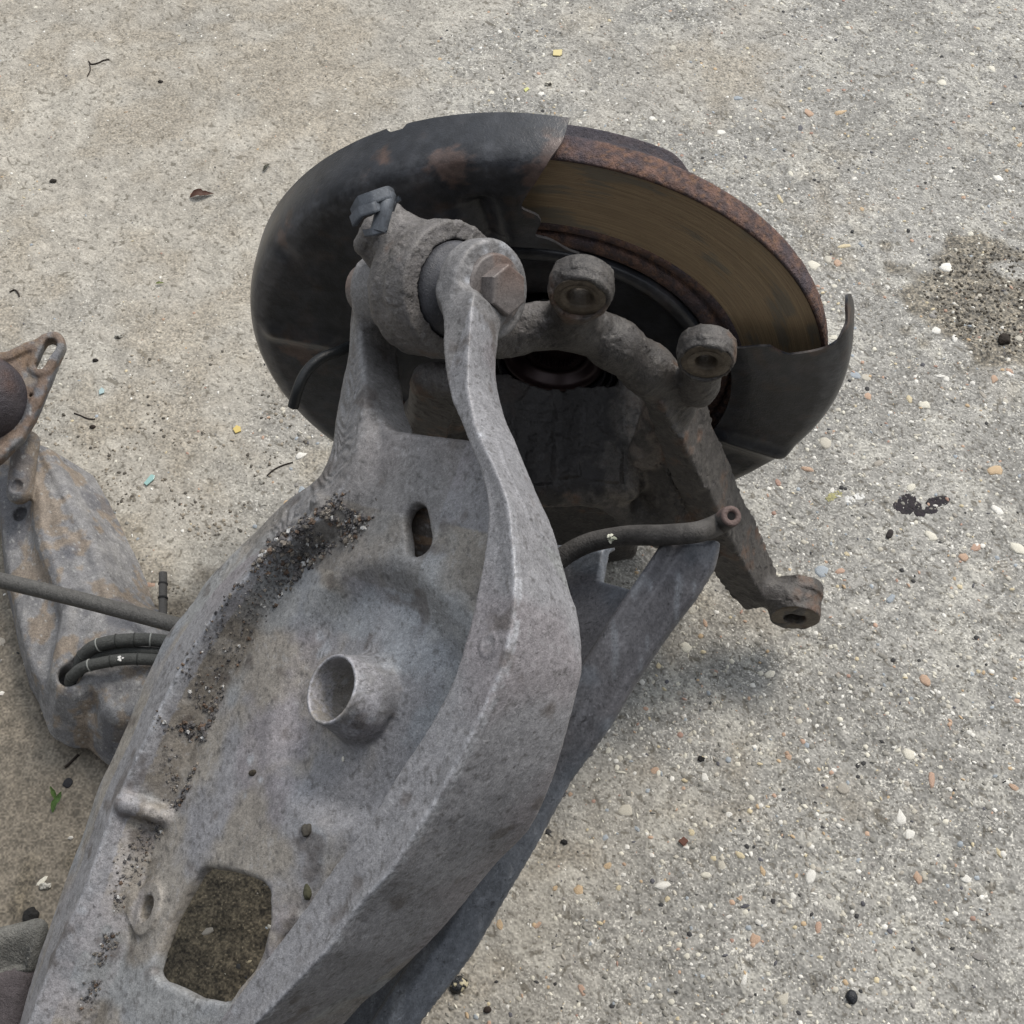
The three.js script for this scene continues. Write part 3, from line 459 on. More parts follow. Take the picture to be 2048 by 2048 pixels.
// ---------------------------------------------------------------- hub carrier (knuckle)
const bush0 = fromA(-0.056, 0.0, 0), bushC = fromA(-0.042, 0, 0);
const kParts = [], kCuts = [];
const AUn = AU.clone();
{
  const c = (p, rp, q, rq) => cap(p, rp, q, rq);
  // arch that carries the two caliper ears, then the long leg
  const arch = [[955, 640, 0.066, 0.013], [1015, 660, 0.064, 0.011], [1085, 652, 0.062, 0.0095], [1160, 652, 0.060, 0.0105], [1232, 690, 0.060, 0.0108], [1298, 740, 0.060, 0.0112], [1352, 812, 0.060, 0.0098]];
  for (let i = 0; i < arch.length - 1; i++) { const a = arch[i], b = arch[i + 1]; kParts.push([c(K(a[0], a[1], a[2]), a[3], K(b[0], b[1], b[2]), b[3]), 0.006]); }
  kParts.push([c(fromA(-0.034, 0.008, -0.014), 0.014, K(985, 650, 0.06), 0.014), 0.004]);
  const st = [[[1398, 768, 0.048], [1318, 800, 0.074], [1288, 812, 0.066], [1345, 770, 0.050]], [[1425, 835, 0.046], [1354, 873, 0.075], [1322, 900, 0.064], [1362, 870, 0.048]], [[1468, 948, 0.046], [1410, 968, 0.075], [1366, 1015, 0.064], [1405, 965, 0.048]], [[1497, 1018, 0.046], [1459, 1069, 0.075], [1392, 1098, 0.064], [1432, 1050, 0.048]], [[1528, 1072, 0.047], [1494, 1146, 0.075], [1437, 1162, 0.066], [1474, 1105, 0.050]], [[1556, 1150, 0.050], [1533, 1201, 0.076], [1496, 1232, 0.068], [1520, 1160, 0.053]]].map(r => r.map(q => K(...q)));
  for (let i = 0; i < st.length - 1; i++) kParts.push([hexa(st[i], st[i + 1]), 0.0022]);
  // ears
  for (const [px, py, h, l, r] of [[1159, 598, 0.074, 0.0135, 0.0134], [1412, 727, 0.074, 0.0125, 0.0123]]) { const o = K(px, py, h); kParts.push([cyl(o.clone().addScaledVector(DN, -l), DN, l, r, 0.0016), 0.004]); kParts.push([cyl(o.clone().addScaledVector(DN, -l * 0.62), DN, l * 0.30, r + 0.0006, 0.0012), 0.001]); kParts.push([c(o.clone().addScaledVector(DN, -l * 0.6), r * 0.72, K(px - 16, py + 44, h - 0.013), r * 0.8), 0.006]); kCuts.push(cyl(o.clone().addScaledVector(DN, -0.02), DN, 0.05, px < 1300 ? 0.0058 : 0.0052, 0.0001)); kCuts.push(cyl(o.clone().addScaledVector(DN, -0.0008), DN, 0.02, 0.0113, 0.0001)); }
  // threaded boss at the foot of the leg
  { const o = K(1590, 1237, 0.079); kParts.push([cyl(o.clone().addScaledVector(DN, -0.0215), DN, 0.0215, 0.0148, 0.001), 0.006]); kParts.push([cyl(o.clone().addScaledVector(DN, -0.0215), DN, 0.008, 0.0160, 0.001), 0.001]); kCuts.push(cyl(o.clone().addScaledVector(DN, -0.03), DN, 0.06, 0.0062, 0.0001)); }
  kParts.push([c(K(1530, 1180, 0.068), 0.0085, K(1582, 1195, 0.069), 0.0085), 0.004]);
  kParts.push([slab(K(1020, 1005, 0.030), K(1262, 1000, 0.030), K(1255, 1100, 0.026), K(1030, 1120, 0.026), 0.006), 0.006]);
  // plate below the hub bore, with its arched lower lip
  const pl = [[1005, 770, 0.012], [1090, 780, 0.004], [1180, 775, 0.004], [1262, 790, 0.012]], pb = [[1000, 975, 0.062], [1085, 968, 0.058], [1170, 965, 0.056], [1255, 975, 0.060]];
  for (let i = 0; i < 3; i++) kParts.push([slab(K(...pl[i]), K(...pl[i + 1]), K(...pb[i + 1]), K(...pb[i]), 0.0075), 0.01]);
  const lip = [[985, 1010, 0.066], [1040, 992, 0.063], [1120, 984, 0.06], [1190, 984, 0.06], [1235, 1005, 0.062], [1262, 1040, 0.064], [1300, 1062, 0.066]];
  for (let i = 0; i < lip.length - 1; i++) kParts.push([c(K(...lip[i]), 0.0062, K(...lip[i + 1]), 0.0062), 0.006]);
  // web between the plate and the leg
  kParts.push([slab(K(1262, 905, 0.040), K(1345, 885, 0.050), K(1430, 1045, 0.058), K(1275, 1010, 0.052), 0.006), 0.008]);
  kParts.push([slab(K(1275, 1005, 0.054), K(1420, 1040, 0.058), K(1440, 1090, 0.060), K(1300, 1055, 0.062), 0.006), 0.008]);
  kParts.push([c(K(1285, 1035, 0.055), 0.013, K(1320, 1065, 0.05), 0.009), 0.006]);
  kParts.push([c(K(1322, 800, 0.040), 0.0075, K(1292, 905, 0.050), 0.0090), 0.004]); // upright post
  kParts.push([c(K(1240, 780, 0.0), 0.012, K(1275, 960, 0.030), 0.012), 0.01]);
  // round lump and its dimple on the plate
  { const q = K(1078, 838, 0.0205); kParts.push([c(q, 0.0055, q.clone().addScaledVector(DN, 0.002), 0.0055), 0.004]); }
  // bridge from the bush barrel down to the carrier body, seen between the fork tines
  kParts.push([slab(fromA(-0.060, 0.030, -0.030), fromA(-0.036, 0.030, -0.030), K(905, 860, 0.045), K(835, 870, 0.045), 0.008), 0.004]);
  kParts.push([c(K(860, 820, 0.05), 0.012, K(900, 870, 0.05), 0.012), 0.01]);
  // ring around the bore
  const bore = DC.clone().addScaledVector(E1, 0.006); kParts.push([cyl(bore.clone().addScaledVector(DN, -0.012), DN, 0.014, 0.043, 0.003), 0.012]); kCuts.push(cyl(bore.clone().addScaledVector(DN, -0.05), DN, 0.060, 0.0368, 0.0001));
  // bush barrel with the lug for the cable clip
  kParts.push([cyl(bush0, AUn, 0.030, 0.0288, 0.009), 0.006]); kParts.push([cyl(bush0.clone().addScaledVector(AUn, 0.018), AUn, 0.012, 0.0293, 0.002), 0.003]);
  kParts.push([c(P(784, 434, 0.538), 0.0062, P(845, 520, 0.545), 0.014), 0.006]); kParts.push([c(P(732, 490, 0.540), 0.0052, P(810, 535, 0.548), 0.014), 0.005]); kParts.push([c(P(756, 466, 0.536), 0.0075, P(815, 505, 0.542), 0.013), 0.005]);
  kCuts.push(cyl(fromA(-0.034, 0, 0), AUn, 0.1, 0.0212, 0.001));
}
const plateAt = slab(K(1005, 770, 0.012), K(1262, 790, 0.012), K(1255, 975, 0.060), K(1000, 975, 0.062), 0.009), postAt = cap(K(1322, 800, 0.040), 0.0075, K(1292, 905, 0.050), 0.0090);
function kBase(x, y, z) { let f = 1e9; for (const [p, k] of kParts) { const d = p(x, y, z); f = f === 1e9 ? d : smin(f, d, k); } for (const c of kCuts) f = smax(f, -c(x, y, z), 0.0008); return f; }
const kF = (x, y, z) => { const f = kBase(x, y, z); if (f > 0.005 || f < -0.005) return f; const flake = fbm(x * 190, y * 190, z * 190, 3); return f + 0.0006 * (fbm(x * 70, y * 70, z * 70, 3) - 0.5) + 0.00025 * (vn(x * 330, y * 330, z * 330) - 0.5) - 0.0005 * sst(0.57, 0.59, flake) ; };
const kCol = (x, y, z) => {
  const a = fbm(x * 40, y * 40, z * 40), b = fbm(x * 170, y * 170, z * 170, 3), c = fbm(x * 600, y * 600, z * 600, 2), q = V(x, y, z).sub(AP), nearBush = sst(0.055, 0.04, Math.hypot(q.dot(AD), q.dot(AM))) * sst(-0.005, -0.02, q.dot(AU));
  let k = mix3([0.080, 0.074, 0.070], [0.142, 0.130, 0.122], clamp(0.5 + 1.3 * (b - 0.5) + (a - 0.5), 0, 1));
  k = mix3(k, mix3([0.19, 0.178, 0.172], [0.31, 0.295, 0.29], b), nearBush * 0.8);
  k = mix3(k, [0.21, 0.12, 0.075], sst(0.56, 0.7, a * 0.6 + b * 0.4) * 0.75); k = mix3(k, [0.18, 0.168, 0.15], sst(0.5, 0.64, c) * 0.4);
  // wet oil stains round the hub bore
  const d = polar(V(x, y, z)); const oil = sst(0.046, 0.036, d.r + 0.03 * (b - 0.5) + 0.03 * (a - 0.5)); k = mix3(k, [0.03, 0.028, 0.03], oil * 0.85);
  // plate dust with its lit look painted in; upright post lightened as if lit
  { const pd = plateAt(x, y, z); k = mix3(k, [0.29, 0.26, 0.225], sst(0.004, 0.0, pd) * sst(0.34, 0.6, b * 0.6 + c * 0.4) * sst(0.044, 0.058, d.r + 0.02 * (a - 0.5)) * 0.85); k = mix3(k, [0.27, 0.235, 0.21], sst(0.003, 0.0005, postAt(x, y, z)) * sst(0.35, 0.55, b) * 0.8); }
  return k;
};
const carrier = new THREE.Group(); carrier.name = 'hub_carrier'; corner.add(carrier);
{
  const lo = V(-0.10, 0.0, -0.44), hi = V(0.22, 0.36, -0.26);
  part('carrier_casting', boxUV(nets(kF, lo, hi, 0.00125, kCol, 1.3)), metalMat(0.12, 0.0005, 0.58), carrier);
  const bright = std({ color: 0x6d665b, roughness: 0.45, metalness: 0.55, map: rep(smoothCol, 0.05), bumpMap: rep(castBump, 0.05), bumpScale: 0.0003 });
  const brown = std({ color: 0x756a5c, roughness: 0.45, metalness: 0.3, map: rep(smoothCol, 0.05), bumpMap: rep(castBump, 0.05), bumpScale: 0.0003 });
  for (const [px, py, h, r0] of [[1159, 598, 0.0743, 0.0058], [1412, 727, 0.0743, 0.0050]]) part('ear_sleeve', boxUV(lathe([[r0 - 0.0004, -0.018], [r0 - 0.0004, -0.0014], [r0 + 0.0006, -0.0004], [0.0084, 0], [0.0086, -0.0004], [0.0108, -0.0004], [0.0112, -0.0012]], K(px, py, h), DN, 64)), brown, carrier);
  const o = K(1590, 1237, 0.0793); part('thread_face', boxUV(lathe([[0.0066, -0.0012], [0.0074, 0], [0.0136, 0], [0.0144, -0.0008]], o, DN, 64)), brown, carrier);
  const th = []; for (let i = 0; i <= 14; i++) th.push([0.0060 + (i % 2) * 0.0007, -0.001 - i * 0.0012]); part('thread', boxUV(lathe(th, o, DN, 48)), bright, carrier);
}
// ---- clip on the bush lug, hoses, stone guard
{
  const clip = new THREE.Group(); clip.name = 'cable_clip'; corner.add(clip);
  const m = std({ color: 0x70767e, roughness: 0.5, metalness: 0.2, map: rep(smoothCol, 0.1), bumpMap: rep(castBump, 0.1), bumpScale: 0.0001 });
  const fold = (pts, dir, wd, t = 0.0012) => { const s = new THREE.CatmullRomCurve3(pts, false, 'catmullrom', 0.2); return sheet((u, v) => { const p = s.getPoint(u), tan = s.getTangent(u), nn = tan.clone().cross(dir).normalize(); const a = v * 4 % 4, k = v >= 1 ? 0 : a | 0, f = v >= 1 ? 0 : a - k; const e = [[-1, -1], [1, -1], [1, 1], [-1, 1], [-1, -1]], x = mix(e[k][0], e[k + 1][0], f), y = mix(e[k][1], e[k + 1][1], f); return p.clone().addScaledVector(dir, x * wd).addScaledVector(nn, y * t); }, 40, 16); };
  const dp = 0.516, d1 = P(760, 440, dp).sub(P(745, 395, dp)).normalize();
  part('clip_strap', boxUV(fold([P(708, 430, dp), P(722, 405, dp - 0.004), P(745, 396, dp - 0.006), P(775, 386, dp - 0.004), P(786, 392, dp + 0.002), P(780, 412, dp + 0.006)], d1, 0.0026)), m, clip);
  part('clip_strap', boxUV(fold([P(706, 443, dp - 0.002), P(722, 424, dp - 0.006), P(748, 416, dp - 0.007), P(766, 404, dp - 0.002)], d1, 0.0022)), m, clip);
  part('clip_barrel', boxUV(tube([P(776, 388, dp - 0.001), P(768, 420, dp - 0.003), P(757, 462, dp - 0.002)], 0.0036, 20, 14)), m, clip);
  part('clip_foot', boxUV(fold([P(733, 466, dp), P(750, 464, dp - 0.003), P(772, 456, dp - 0.002)], d1, 0.0016, 0.0018)), m, clip);
  part('clip_tab', boxUV(fold([P(782, 410, dp), P(792, 402, dp), P(800, 396, dp - 0.001)], d1, 0.001, 0.0006)), m, clip);
}
{
  const rub = std({ color: 0x595653, roughness: 0.72, map: rep(smoothCol, 0.09), bumpMap: rep(castBump, 0.05), bumpScale: 0.0004 });
  const blk = std({ color: 0x1d2022, roughness: 0.45, bumpMap: rep(castBump, 0.06), bumpScale: 0.0002 });
  const near = (px, py, k) => { const p = hit(kBase, px, py); return p.sub(CAM).dot(FW) - k; };
  const gd = (x, y, o) => A3(x, y, -0.062).sub(CAM).dot(FW) - 0.014 + o, dEnd = near(1461, 1033, 0.010), d6 = gd(1395, 1064, 0), d8 = Math.min(dEnd, d6 + 0.012) - 0.012;
  const hp = [[1085, 1150, gd(1085, 1150, -0.006)], [1128, 1112, gd(1128, 1112, -0.004)], [1175, 1087, gd(1175, 1087, -0.002)], [1250, 1072, gd(1250, 1072, 0)], [1330, 1070, mix(gd(1330, 1070, 0), d6, 0.5)], [1395, 1064, Math.min(d6, d8 + 0.02)], [1438, 1048, d8 + 0.009], [1461, 1033, d8]].map(q => P(...q));
  const hose = new THREE.Group(); hose.name = 'rubber_hose'; corner.add(hose);
  part('hose_skin', boxUV(tube(hp, 0.0041, 90, 18)), rub, hose);
  const t = hp[7].clone().sub(hp[6]).normalize(); t.addScaledVector(FW, -0.8).normalize();
  part('hose_end', boxUV(lathe([[0.0015, -0.004], [0.0015, 0.0003], [0.0022, 0.0012], [0.0036, 0.0012], [0.0040, 0.0002], [0.0042, -0.002], [0.0041, -0.006]], hp[7].clone().addScaledVector(t, 0.0005), t, 32)), std({ color: 0x6a5a55, roughness: 0.7, bumpMap: rep(castBump, 0.04), bumpScale: 0.0004 }), hose);
  part('hose_bore', boxUV(lathe([[0.0001, 0.0], [0.0016, 0.0]], hp[7].clone().addScaledVector(t, 0.0009), t, 20)), std({ color: 0x050505, roughness: 0.9 }), hose);
  { const q = hp[3].clone().lerp(hp[2], 0.35); const dg = scatter(26, () => ({ p: q.clone().addScaledVector(FW, -0.0038).add(V(rr(-0.0016, 0.0016), rr(-0.0016, 0.0022), rr(-0.001, 0.001))), r: rr(0.0004, 0.001), a: rr(0.6, 1), b: 0.5 }), smallPeb, () => rnd() < 0.6 ? [0.6, 0.6, 0.5] : [0.3, 0.32, 0.25]); part('lichen_dab', dg, gritMat, hose).userData.kind = 'stuff'; }
  const dS = 0.595, cable = [[705, 690, dS + 0.015], [675, 704, dS + 0.006], [640, 718, dS], [612, 745, dS - 0.002], [596, 778, dS - 0.002], [586, 814, dS + 0.002]].map(q => P(...q));
  part('sensor_cable', boxUV(tube(cable, 0.0027, 60, 16)), blk, corner);
}
{ // blue grey stone guard that runs under the arm
  const guard = new THREE.Group(); guard.name = 'stone_guard'; corner.add(guard);
  const gm = metalMat(0.2, 0.0002, 0.42), w0 = -0.062, gcol = (x, y, z) => { const a = fbm(x * 40, y * 40, z * 40), b = fbm(x * 180, y * 180, z * 180, 3), s = fbm(x * 300, y * 60, z * 60, 3); let k = mix3([0.15, 0.17, 0.20], [0.245, 0.27, 0.31], clamp(0.5 + 1.6 * (a - 0.5) + b - 0.5, 0, 1)); k = mix3(k, [0.19, 0.175, 0.18], sst(0.5, 0.65, fbm(x * 25 + 3, y * 25, z * 25)) * 0.6); return mix3(k, [0.36, 0.39, 0.43], sst(0.62, 0.75, s) * 0.5); };
  const a2 = (q, w = w0) => { const a = A(q[0], q[1], w); return [a[0], a[1]]; };
  const plate = polySD([[1060, 1085], [1200, 1085], [1345, 1078], [1428, 1075], [1415, 1130], [1377, 1193], [1338, 1243], [1307, 1286], [1260, 1356], [1206, 1449], [1124, 1560], [1060, 1680], [999, 1783], [928, 1905], [825, 2047], [760, 2140], [640, 2140], [700, 1980], [960, 1700], [1040, 1400], [1060, 1200]].map(q => a2(q)));
  const hole = polySD([[1216, 1085], [1203, 1164], [1268, 1182], [1314, 1128], [1345, 1078]].map(q => a2(q)));
  const rail = [[1385, 1105], [1345, 1165], [1290, 1245], [1240, 1325], [1180, 1425], [1105, 1540], [1035, 1660], [975, 1765], [905, 1885], [805, 2040], [740, 2140]].map(q => { const a = a2(q); return V(a[0] - 0.0025, a[1], w0 + 0.002); });
  const rail2 = [[1350, 1100], [1300, 1180], [1245, 1262], [1180, 1370], [1120, 1470], [1070, 1570]].map(q => { const a = a2(q); return V(a[0], a[1], w0 + 0.001); });
  const line = pts => { const cs = []; for (let i = 0; i < pts.length - 1; i++) cs.push(cap(V(pts[i].x, pts[i].y, 0), 0, V(pts[i + 1].x, pts[i + 1].y, 0), 0)); return (u, v) => { let d = 1; for (const c of cs) d = Math.min(d, c(u, v, 0)); return d; }; };
  const l1 = line(rail), l2 = line(rail2);
  const f = (u, v, w) => { const pd = plate(u, v); if (pd > 0.02) return pd; const d1 = l1(u, v), d2 = l2(u, v), c = w0 + 0.0052 * sst(0.0085, 0.0035, d1) + 0.0032 * sst(0.0065, 0.0025, d2) - 0.004 * sst(-0.005, -0.0005, pd) + 0.0006 * (fbm(u * 40, v * 40, 1, 3) - 0.5); let d = smax(pd, (Math.abs(w - c) - 0.0028) * 0.55, 0.0015); return smax(d, -hole(u, v), 0.001); };
  part('guard_panel', boxUV(frameToWorld(nets(f, V(-0.04, -0.05, w0 - 0.012), V(0.13, 0.42, w0 + 0.012), 0.0012, null), AP, AU, AD, AM)), gm, guard);
  const gmesh = guard.children[0]; const wp = V(0, 0, 0); paint(gmesh.geometry, q => gcol(q.x, q.y, q.z));
}

// ---------------------------------------------------------------- cast control arm
const W_T = 0.018, W_B = -0.024;
const vs = (pts, w) => pts.map(([x, y]) => { const a = A(x, y, w); return [a[1], a[0]]; });
const CV = (pts, w) => curve(vs(pts, w), -0.06, 0.43);
const uE = CV([[684, 572], [688, 597], [685, 635], [679, 709], [669, 759], [655, 835], [645, 896], [628, 936], [608, 957], [567, 987], [527, 1024], [498, 1055], [445, 1110], [404, 1154], [375, 1200], [347, 1234], [318, 1273], [292, 1330], [266, 1389], [246, 1439], [217, 1506], [186, 1572], [155, 1665], [124, 1746], [99, 1821], [75, 1889], [47, 1976], [28, 2047], [0, 2130]], 0.004);
const uC = CV([[712, 600], [706, 700], [690, 830], [670, 920], [635, 997], [567, 1068], [520, 1115], [470, 1180], [414, 1255], [362, 1338], [318, 1423], [276, 1513], [245, 1578], [217, 1647], [189, 1728], [161, 1802], [134, 1861], [102, 1932], [62, 2038], [30, 2120]], 0.014);
const uT = CV([[735, 640], [745, 760], [775, 900], [760, 985], [715, 1050], [620, 1120], [540, 1220], [470, 1330], [410, 1435], [368, 1537], [315, 1664], [283, 1802], [240, 1940], [190, 2050], [160, 2130]], -0.0045);
const uLI = CV([[735, 600], [735, 634], [737, 684], [749, 751], [756, 802], [766, 842], [786, 859], [836, 864], [905, 871]], -0.002);
const uI = CV([[887, 600], [885, 660], [887, 720], [904, 802], [924, 852], [941, 896], [961, 946], [971, 987], [974, 1031], [971, 1071], [964, 1121], [951, 1189], [935, 1261], [908, 1351], [868, 1432], [797, 1543], [737, 1641], [673, 1725], [585, 1846], [521, 1929], [440, 2038], [390, 2110]], W_T);
const uK = CV([[945, 640], [940, 760], [956, 850], [981, 909], [1001, 953], [1021, 1010], [1028, 1071], [1035, 1172], [1028, 1251], [1008, 1341], [989, 1388], [942, 1486], [898, 1570], [841, 1661], [791, 1738], [707, 1832], [667, 1892], [617, 1945], [549, 2016], [450, 2110]], W_T);
const uO = curve([[1004, 650], [1000, 690], [996, 735], [1001, 785], [1018, 842], [1045, 903], [1069, 963], [1089, 1020], [1109, 1068], [1129, 1131], [1146, 1189], [1160, 1224], [1169, 1302], [1167, 1360], [1155, 1410], [1124, 1537], [1071, 1654], [999, 1727], [928, 1814], [866, 1883], [773, 1970], [735, 1998], [689, 2047], [600, 2130]].map(q => { const t = A(q[0], q[1], q[1] < 1300 ? mix(-0.005, -0.024, sst(895, 1224, q[1])) : mix(-0.024, -0.042, sst(1340, 1727, q[1]))); return [t[1], t[0]]; }), -0.06, 0.43);
const vB0 = A(1167, 1340, W_B)[1], vB1 = A(1000, 1727, -0.042)[1], vA0 = A(1040, 895, -0.005)[1], vA1 = A(1160, 1224, W_B)[1], wbAt = v => v < vB0 ? mix(-0.005, W_B, sst(vA0, vA1, v)) : mix(W_B, -0.042, sst(vB0, vB1, v));
const vGap = A(800, 861, -0.002)[1];
const gapPoly = polySD([[735, 540], [735, 634], [737, 684], [749, 751], [756, 802], [763, 833], [771, 849], [786, 859], [836, 864], [905, 871], [1000, 880], [1400, 900], [1400, 540]].map(p => A(p[0], p[1], -0.002).slice(0, 2)));
const [bossU, bossV] = (() => { const a = A(653, 1375, 0.010); return [a[0], a[1]]; })();
const bigHole = polySD([[419, 1737], [466, 1743], [505, 1754], [530, 1765], [540, 1782], [531, 1839], [525, 1870], [497, 1933], [466, 1976], [452, 1998], [440, 2003], [404, 1995], [360, 1973], [329, 1960], [320, 1942], [329, 1908], [351, 1846], [379, 1793], [404, 1750]].map(p => A(p[0], p[1], -0.009).slice(0, 2)));
const slotA = A(853, 1048, -0.01), slotB = A(859, 1092, -0.01);
const padL = A(303, 1818, -0.006), padR = A(545, 1888, -0.006), markL = A(446, 1136, 0.006), markR = A(978, 1290, W_T);
const ribs = [[A(642, 1004, 0.004), A(702, 1074, -0.006), 0.0046], [A(250, 1607, 0.011), A(378, 1648, -0.012), 0.0045]].map(([a, b, r]) => cap(V(...a), r, V(...b), r * 0.75));
const hSec = (v) => { const k = sst(0.085, 0.16, v); return [mix(0.001, 0.002, k), mix(0.005, 0.0145, k), mix(-0.001, -0.0045, k), mix(-0.003, -0.0065, k), mix(-0.005, -0.030, k)]; };
function armH(u, v) { // height of the dished upper skin
  const e = uE(v), c = Math.max(e + 0.004, uC(v)), t = Math.max(c + 0.004, uT(v)), r = Math.max(t + 0.01, uI(v) + 0.010), m = mix(t, r, 0.5), h = hSec(v), U = [e, c, t, m, r];
  let H; if (u <= e) H = h[0] + (u - e) * 0.6; else if (u >= r) H = h[4]; else { let i = 0; while (u > U[i + 1]) i++; const q = (u - U[i]) / (U[i + 1] - U[i]); H = mix(h[i], h[i + 1], i === 0 ? q : i === 1 ? q * q * (3 - 2 * q) * 0.35 + q * 0.65 : q * q * (3 - 2 * q)); }
  const db = Math.hypot(u - bossU, v - bossV);
  const side = sst(-0.056, -0.040, u - bossU) * 1.0;
  H += side * (-0.0055 * sst(0.054, 0.040, db) + 0.0022 * Math.exp(-(((db - 0.057) / 0.006) ** 2)) * sst(-0.01, 0.03, bossV - v)) + 0.0035 * Math.exp(-((db / 0.026) ** 2));
  return H;
}
const armFloorCache = (() => { const u0 = -0.19, v0 = -0.05, st = 0.001, nu = 340, nv = 480, T = new Float32Array(nu * nv); for (let j = 0; j < nv; j++) for (let i = 0; i < nu; i++) T[j * nu + i] = armH(u0 + i * st, v0 + j * st); return (u, v) => { const a = clamp((u - u0) / st, 0, nu - 1.01), b = clamp((v - v0) / st, 0, nv - 1.01), i = a | 0, j = b | 0, x = a - i, y = b - j, k = j * nu + i; return mix(mix(T[k], T[k + 1], x), mix(T[k + nu], T[k + nu + 1], x), y); }; })();
const slopeAt = (u, v) => { const e = 0.0015, a = (armFloorCache(u + e, v) - armFloorCache(u - e, v)) / (2 * e), b = (armFloorCache(u, v + e) - armFloorCache(u, v - e)) / (2 * e); return 1 / Math.sqrt(1 + a * a + b * b); };
const cB = V(bossU, bossV, 0), eyeR = { x: 1, y: 0, z: 0 };
const eyeRight = cyl(V(-0.0150, 0, 0), eyeR, 0.0120, 0.0212, 0.0025), eyeLeft = cyl(V(-0.080, 0, 0), eyeR, 0.018, 0.0175, 0.004), nutL = cyl(V(-0.086, 0, 0), eyeR, 0.012, 0.012, 0.001), boreR = cyl(V(-0.2, 0, 0), eyeR, 0.3, 0.0065, 0.0001);
const partingLine = [];
function armBase(u, v, w) {
  // dished floor with the left rail and left tine
  const H = armFloorCache(u, v), tk = sst(vGap - 0.012, vGap + 0.012, v) * sst(-0.002, 0.006, u - uE(v) - 0.004), thick = mix(0.026, 0.007, 1 - (1 - tk) * sst(0.055, 0.040, u - uE(v)));
  let f = smax((w - H) * slopeAt(u, v), H - thick - w, 0.002);
  f = smax(f, (uE(v) - u) * uE.c(v), 0.005);
  f = smax(f, -0.006 - v, 0.004); f = smax(f, v - 0.415, 0.002);
  if (v < vGap + 0.03) f = smax(f, -gapPoly(u, v), 0.004); f = Math.max(f, u - uI(v) - 0.003);
  const db = Math.hypot(u - bossU, v - bossV);
  f = smin(f, smax(smax(db - 0.0144 - 0.0035 * (sst(0.008, -0.010, w) ** 1.2), w - 0.0082, 0.0016), -0.011 - w, 0.002), 0.004);
  f = smax(f, 0.0124 - db, 0.0012);
  f = smax(f, -bigHole(u, v), 0.003);
  { const dx = slotB[0] - slotA[0], dy = slotB[1] - slotA[1], t = clamp(((u - slotA[0]) * dx + (v - slotA[1]) * dy) / (dx * dx + dy * dy), 0, 1); f = smax(f, 0.0063 - Math.hypot(u - slotA[0] - dx * t, v - slotA[1] - dy * t), 0.003); }
  { const sx = u - (slotA[0] + slotB[0]) / 2, sy = v - (slotA[1] + slotB[1]) / 2; f = smin(f, Math.max(Math.hypot(sx, sy) - 0.022, Math.abs(w + 0.0165 + 0.35 * sy) - 0.002), 0.002); }
  for (const p of [padL, padR]) { const d = Math.hypot(u - p[0], (v - p[1]) * 0.8); f = smin(f, Math.max(d - 0.0085, Math.abs(w - H + 0.002) - 0.0035), 0.004); f = smax(f, 0.0042 - d, 0.0015); }
  for (const r of ribs) f = smin(f, r(u, v, w), 0.003);
  f -= 0.0005 * Math.exp(-(((Math.hypot(u - markL[0], v - markL[1]) - 0.0036) / 0.0008) ** 2));
  // right rail: tall wall, flat top
  const wbv = wbAt(v), k = clamp((w - wbv) / (W_T - wbv), -0.1, 1.1), wt = mix(0.014, W_T, sst(0.0, 0.02, v)) , wb = mix(-0.010, wbv, sst(0.0, 0.02, v));
  const bulge = 0.0010 * Math.sin(Math.PI * clamp(k, 0, 1));
  let r = smax((uI(v) - u) * uI.c(v), (u - mix(uO(v), uK(v), k) - bulge) * uO.c(v), 0.0025);
  r = smax(r, w - wt - 0.0012 * sst(0.01, 0, Math.abs(u - uK(v))) , 0.0014); r = smax(r, wb - w, 0.004); r = smax(r, Math.max(-v, u + 0.0030 - 0.5 * sst(0.004, 0.055, v)), 0.010); r = smax(r, v - 0.415, 0.002);
  r -= 0.0006 * Math.exp(-(((Math.hypot(u - markR[0], v - markR[1]) - 0.0036) / 0.0009) ** 2)) * (w > 0.01 ? 1 : 0);
  r = smin(r, eyeRight(u, v, w), 0.009);
  f = smin(f, eyeLeft(u, v, w), 0.012); f = smin(f, nutL(u, v, w), 0.002);
  r = smax(r, -boreR(u, v, w), 0.001);
  return smin(f, r, 0.006);
}
function armF(u, v, w) {
  let f = armBase(u, v, w); if (f > 0.006 || f < -0.006) return f;
  let n = 0.0005 * (fbm(u * 60, v * 60, w * 60, 3) - 0.5) + 0.00022 * (vn(u * 520, v * 520, w * 520) - 0.5);
  if (u < 0.0 && v < 0.2) { const uc = mix(uE(v), uLI(Math.min(v, vGap - 0.01)), 0.55), d = Math.abs(u - uc), a = sst(0.020, 0.004, d) * sst(0.002, 0.010, u - uE(v)) * sst(0.02, 0.05, v) * sst(0.15, 0.10, v) * sst(-0.010, -0.004, w) * (0.3 + 1.2 * fbm(u * 60, v * 60, 4, 2)); if (a > 0) n += 0.0012 * a * (Math.sin((v + d * 0.8) * 1000 + 24 * fbm(u * 90, v * 90, 0, 3)) * 0.5); }
  for (const c of partingLine) n -= 0.0006 * sst(0.0018, 0.0003, c(u, v, w));
  return f + n;
}
const armWorld = (f) => (x, y, z) => { const p = V(x, y, z).sub(AP); return f(p.dot(AU), p.dot(AD), p.dot(AM)); };
{ const pts = [[998, 886], [1011, 930], [1038, 987], [1058, 1034], [1085, 1071], [1105, 1092]].map(q => V(...toA(hit(armWorld(armBase), q[0], q[1])))); for (let i = 0; i < pts.length - 1; i++) partingLine.push(cap(pts[i], 0, pts[i + 1], 0)); }
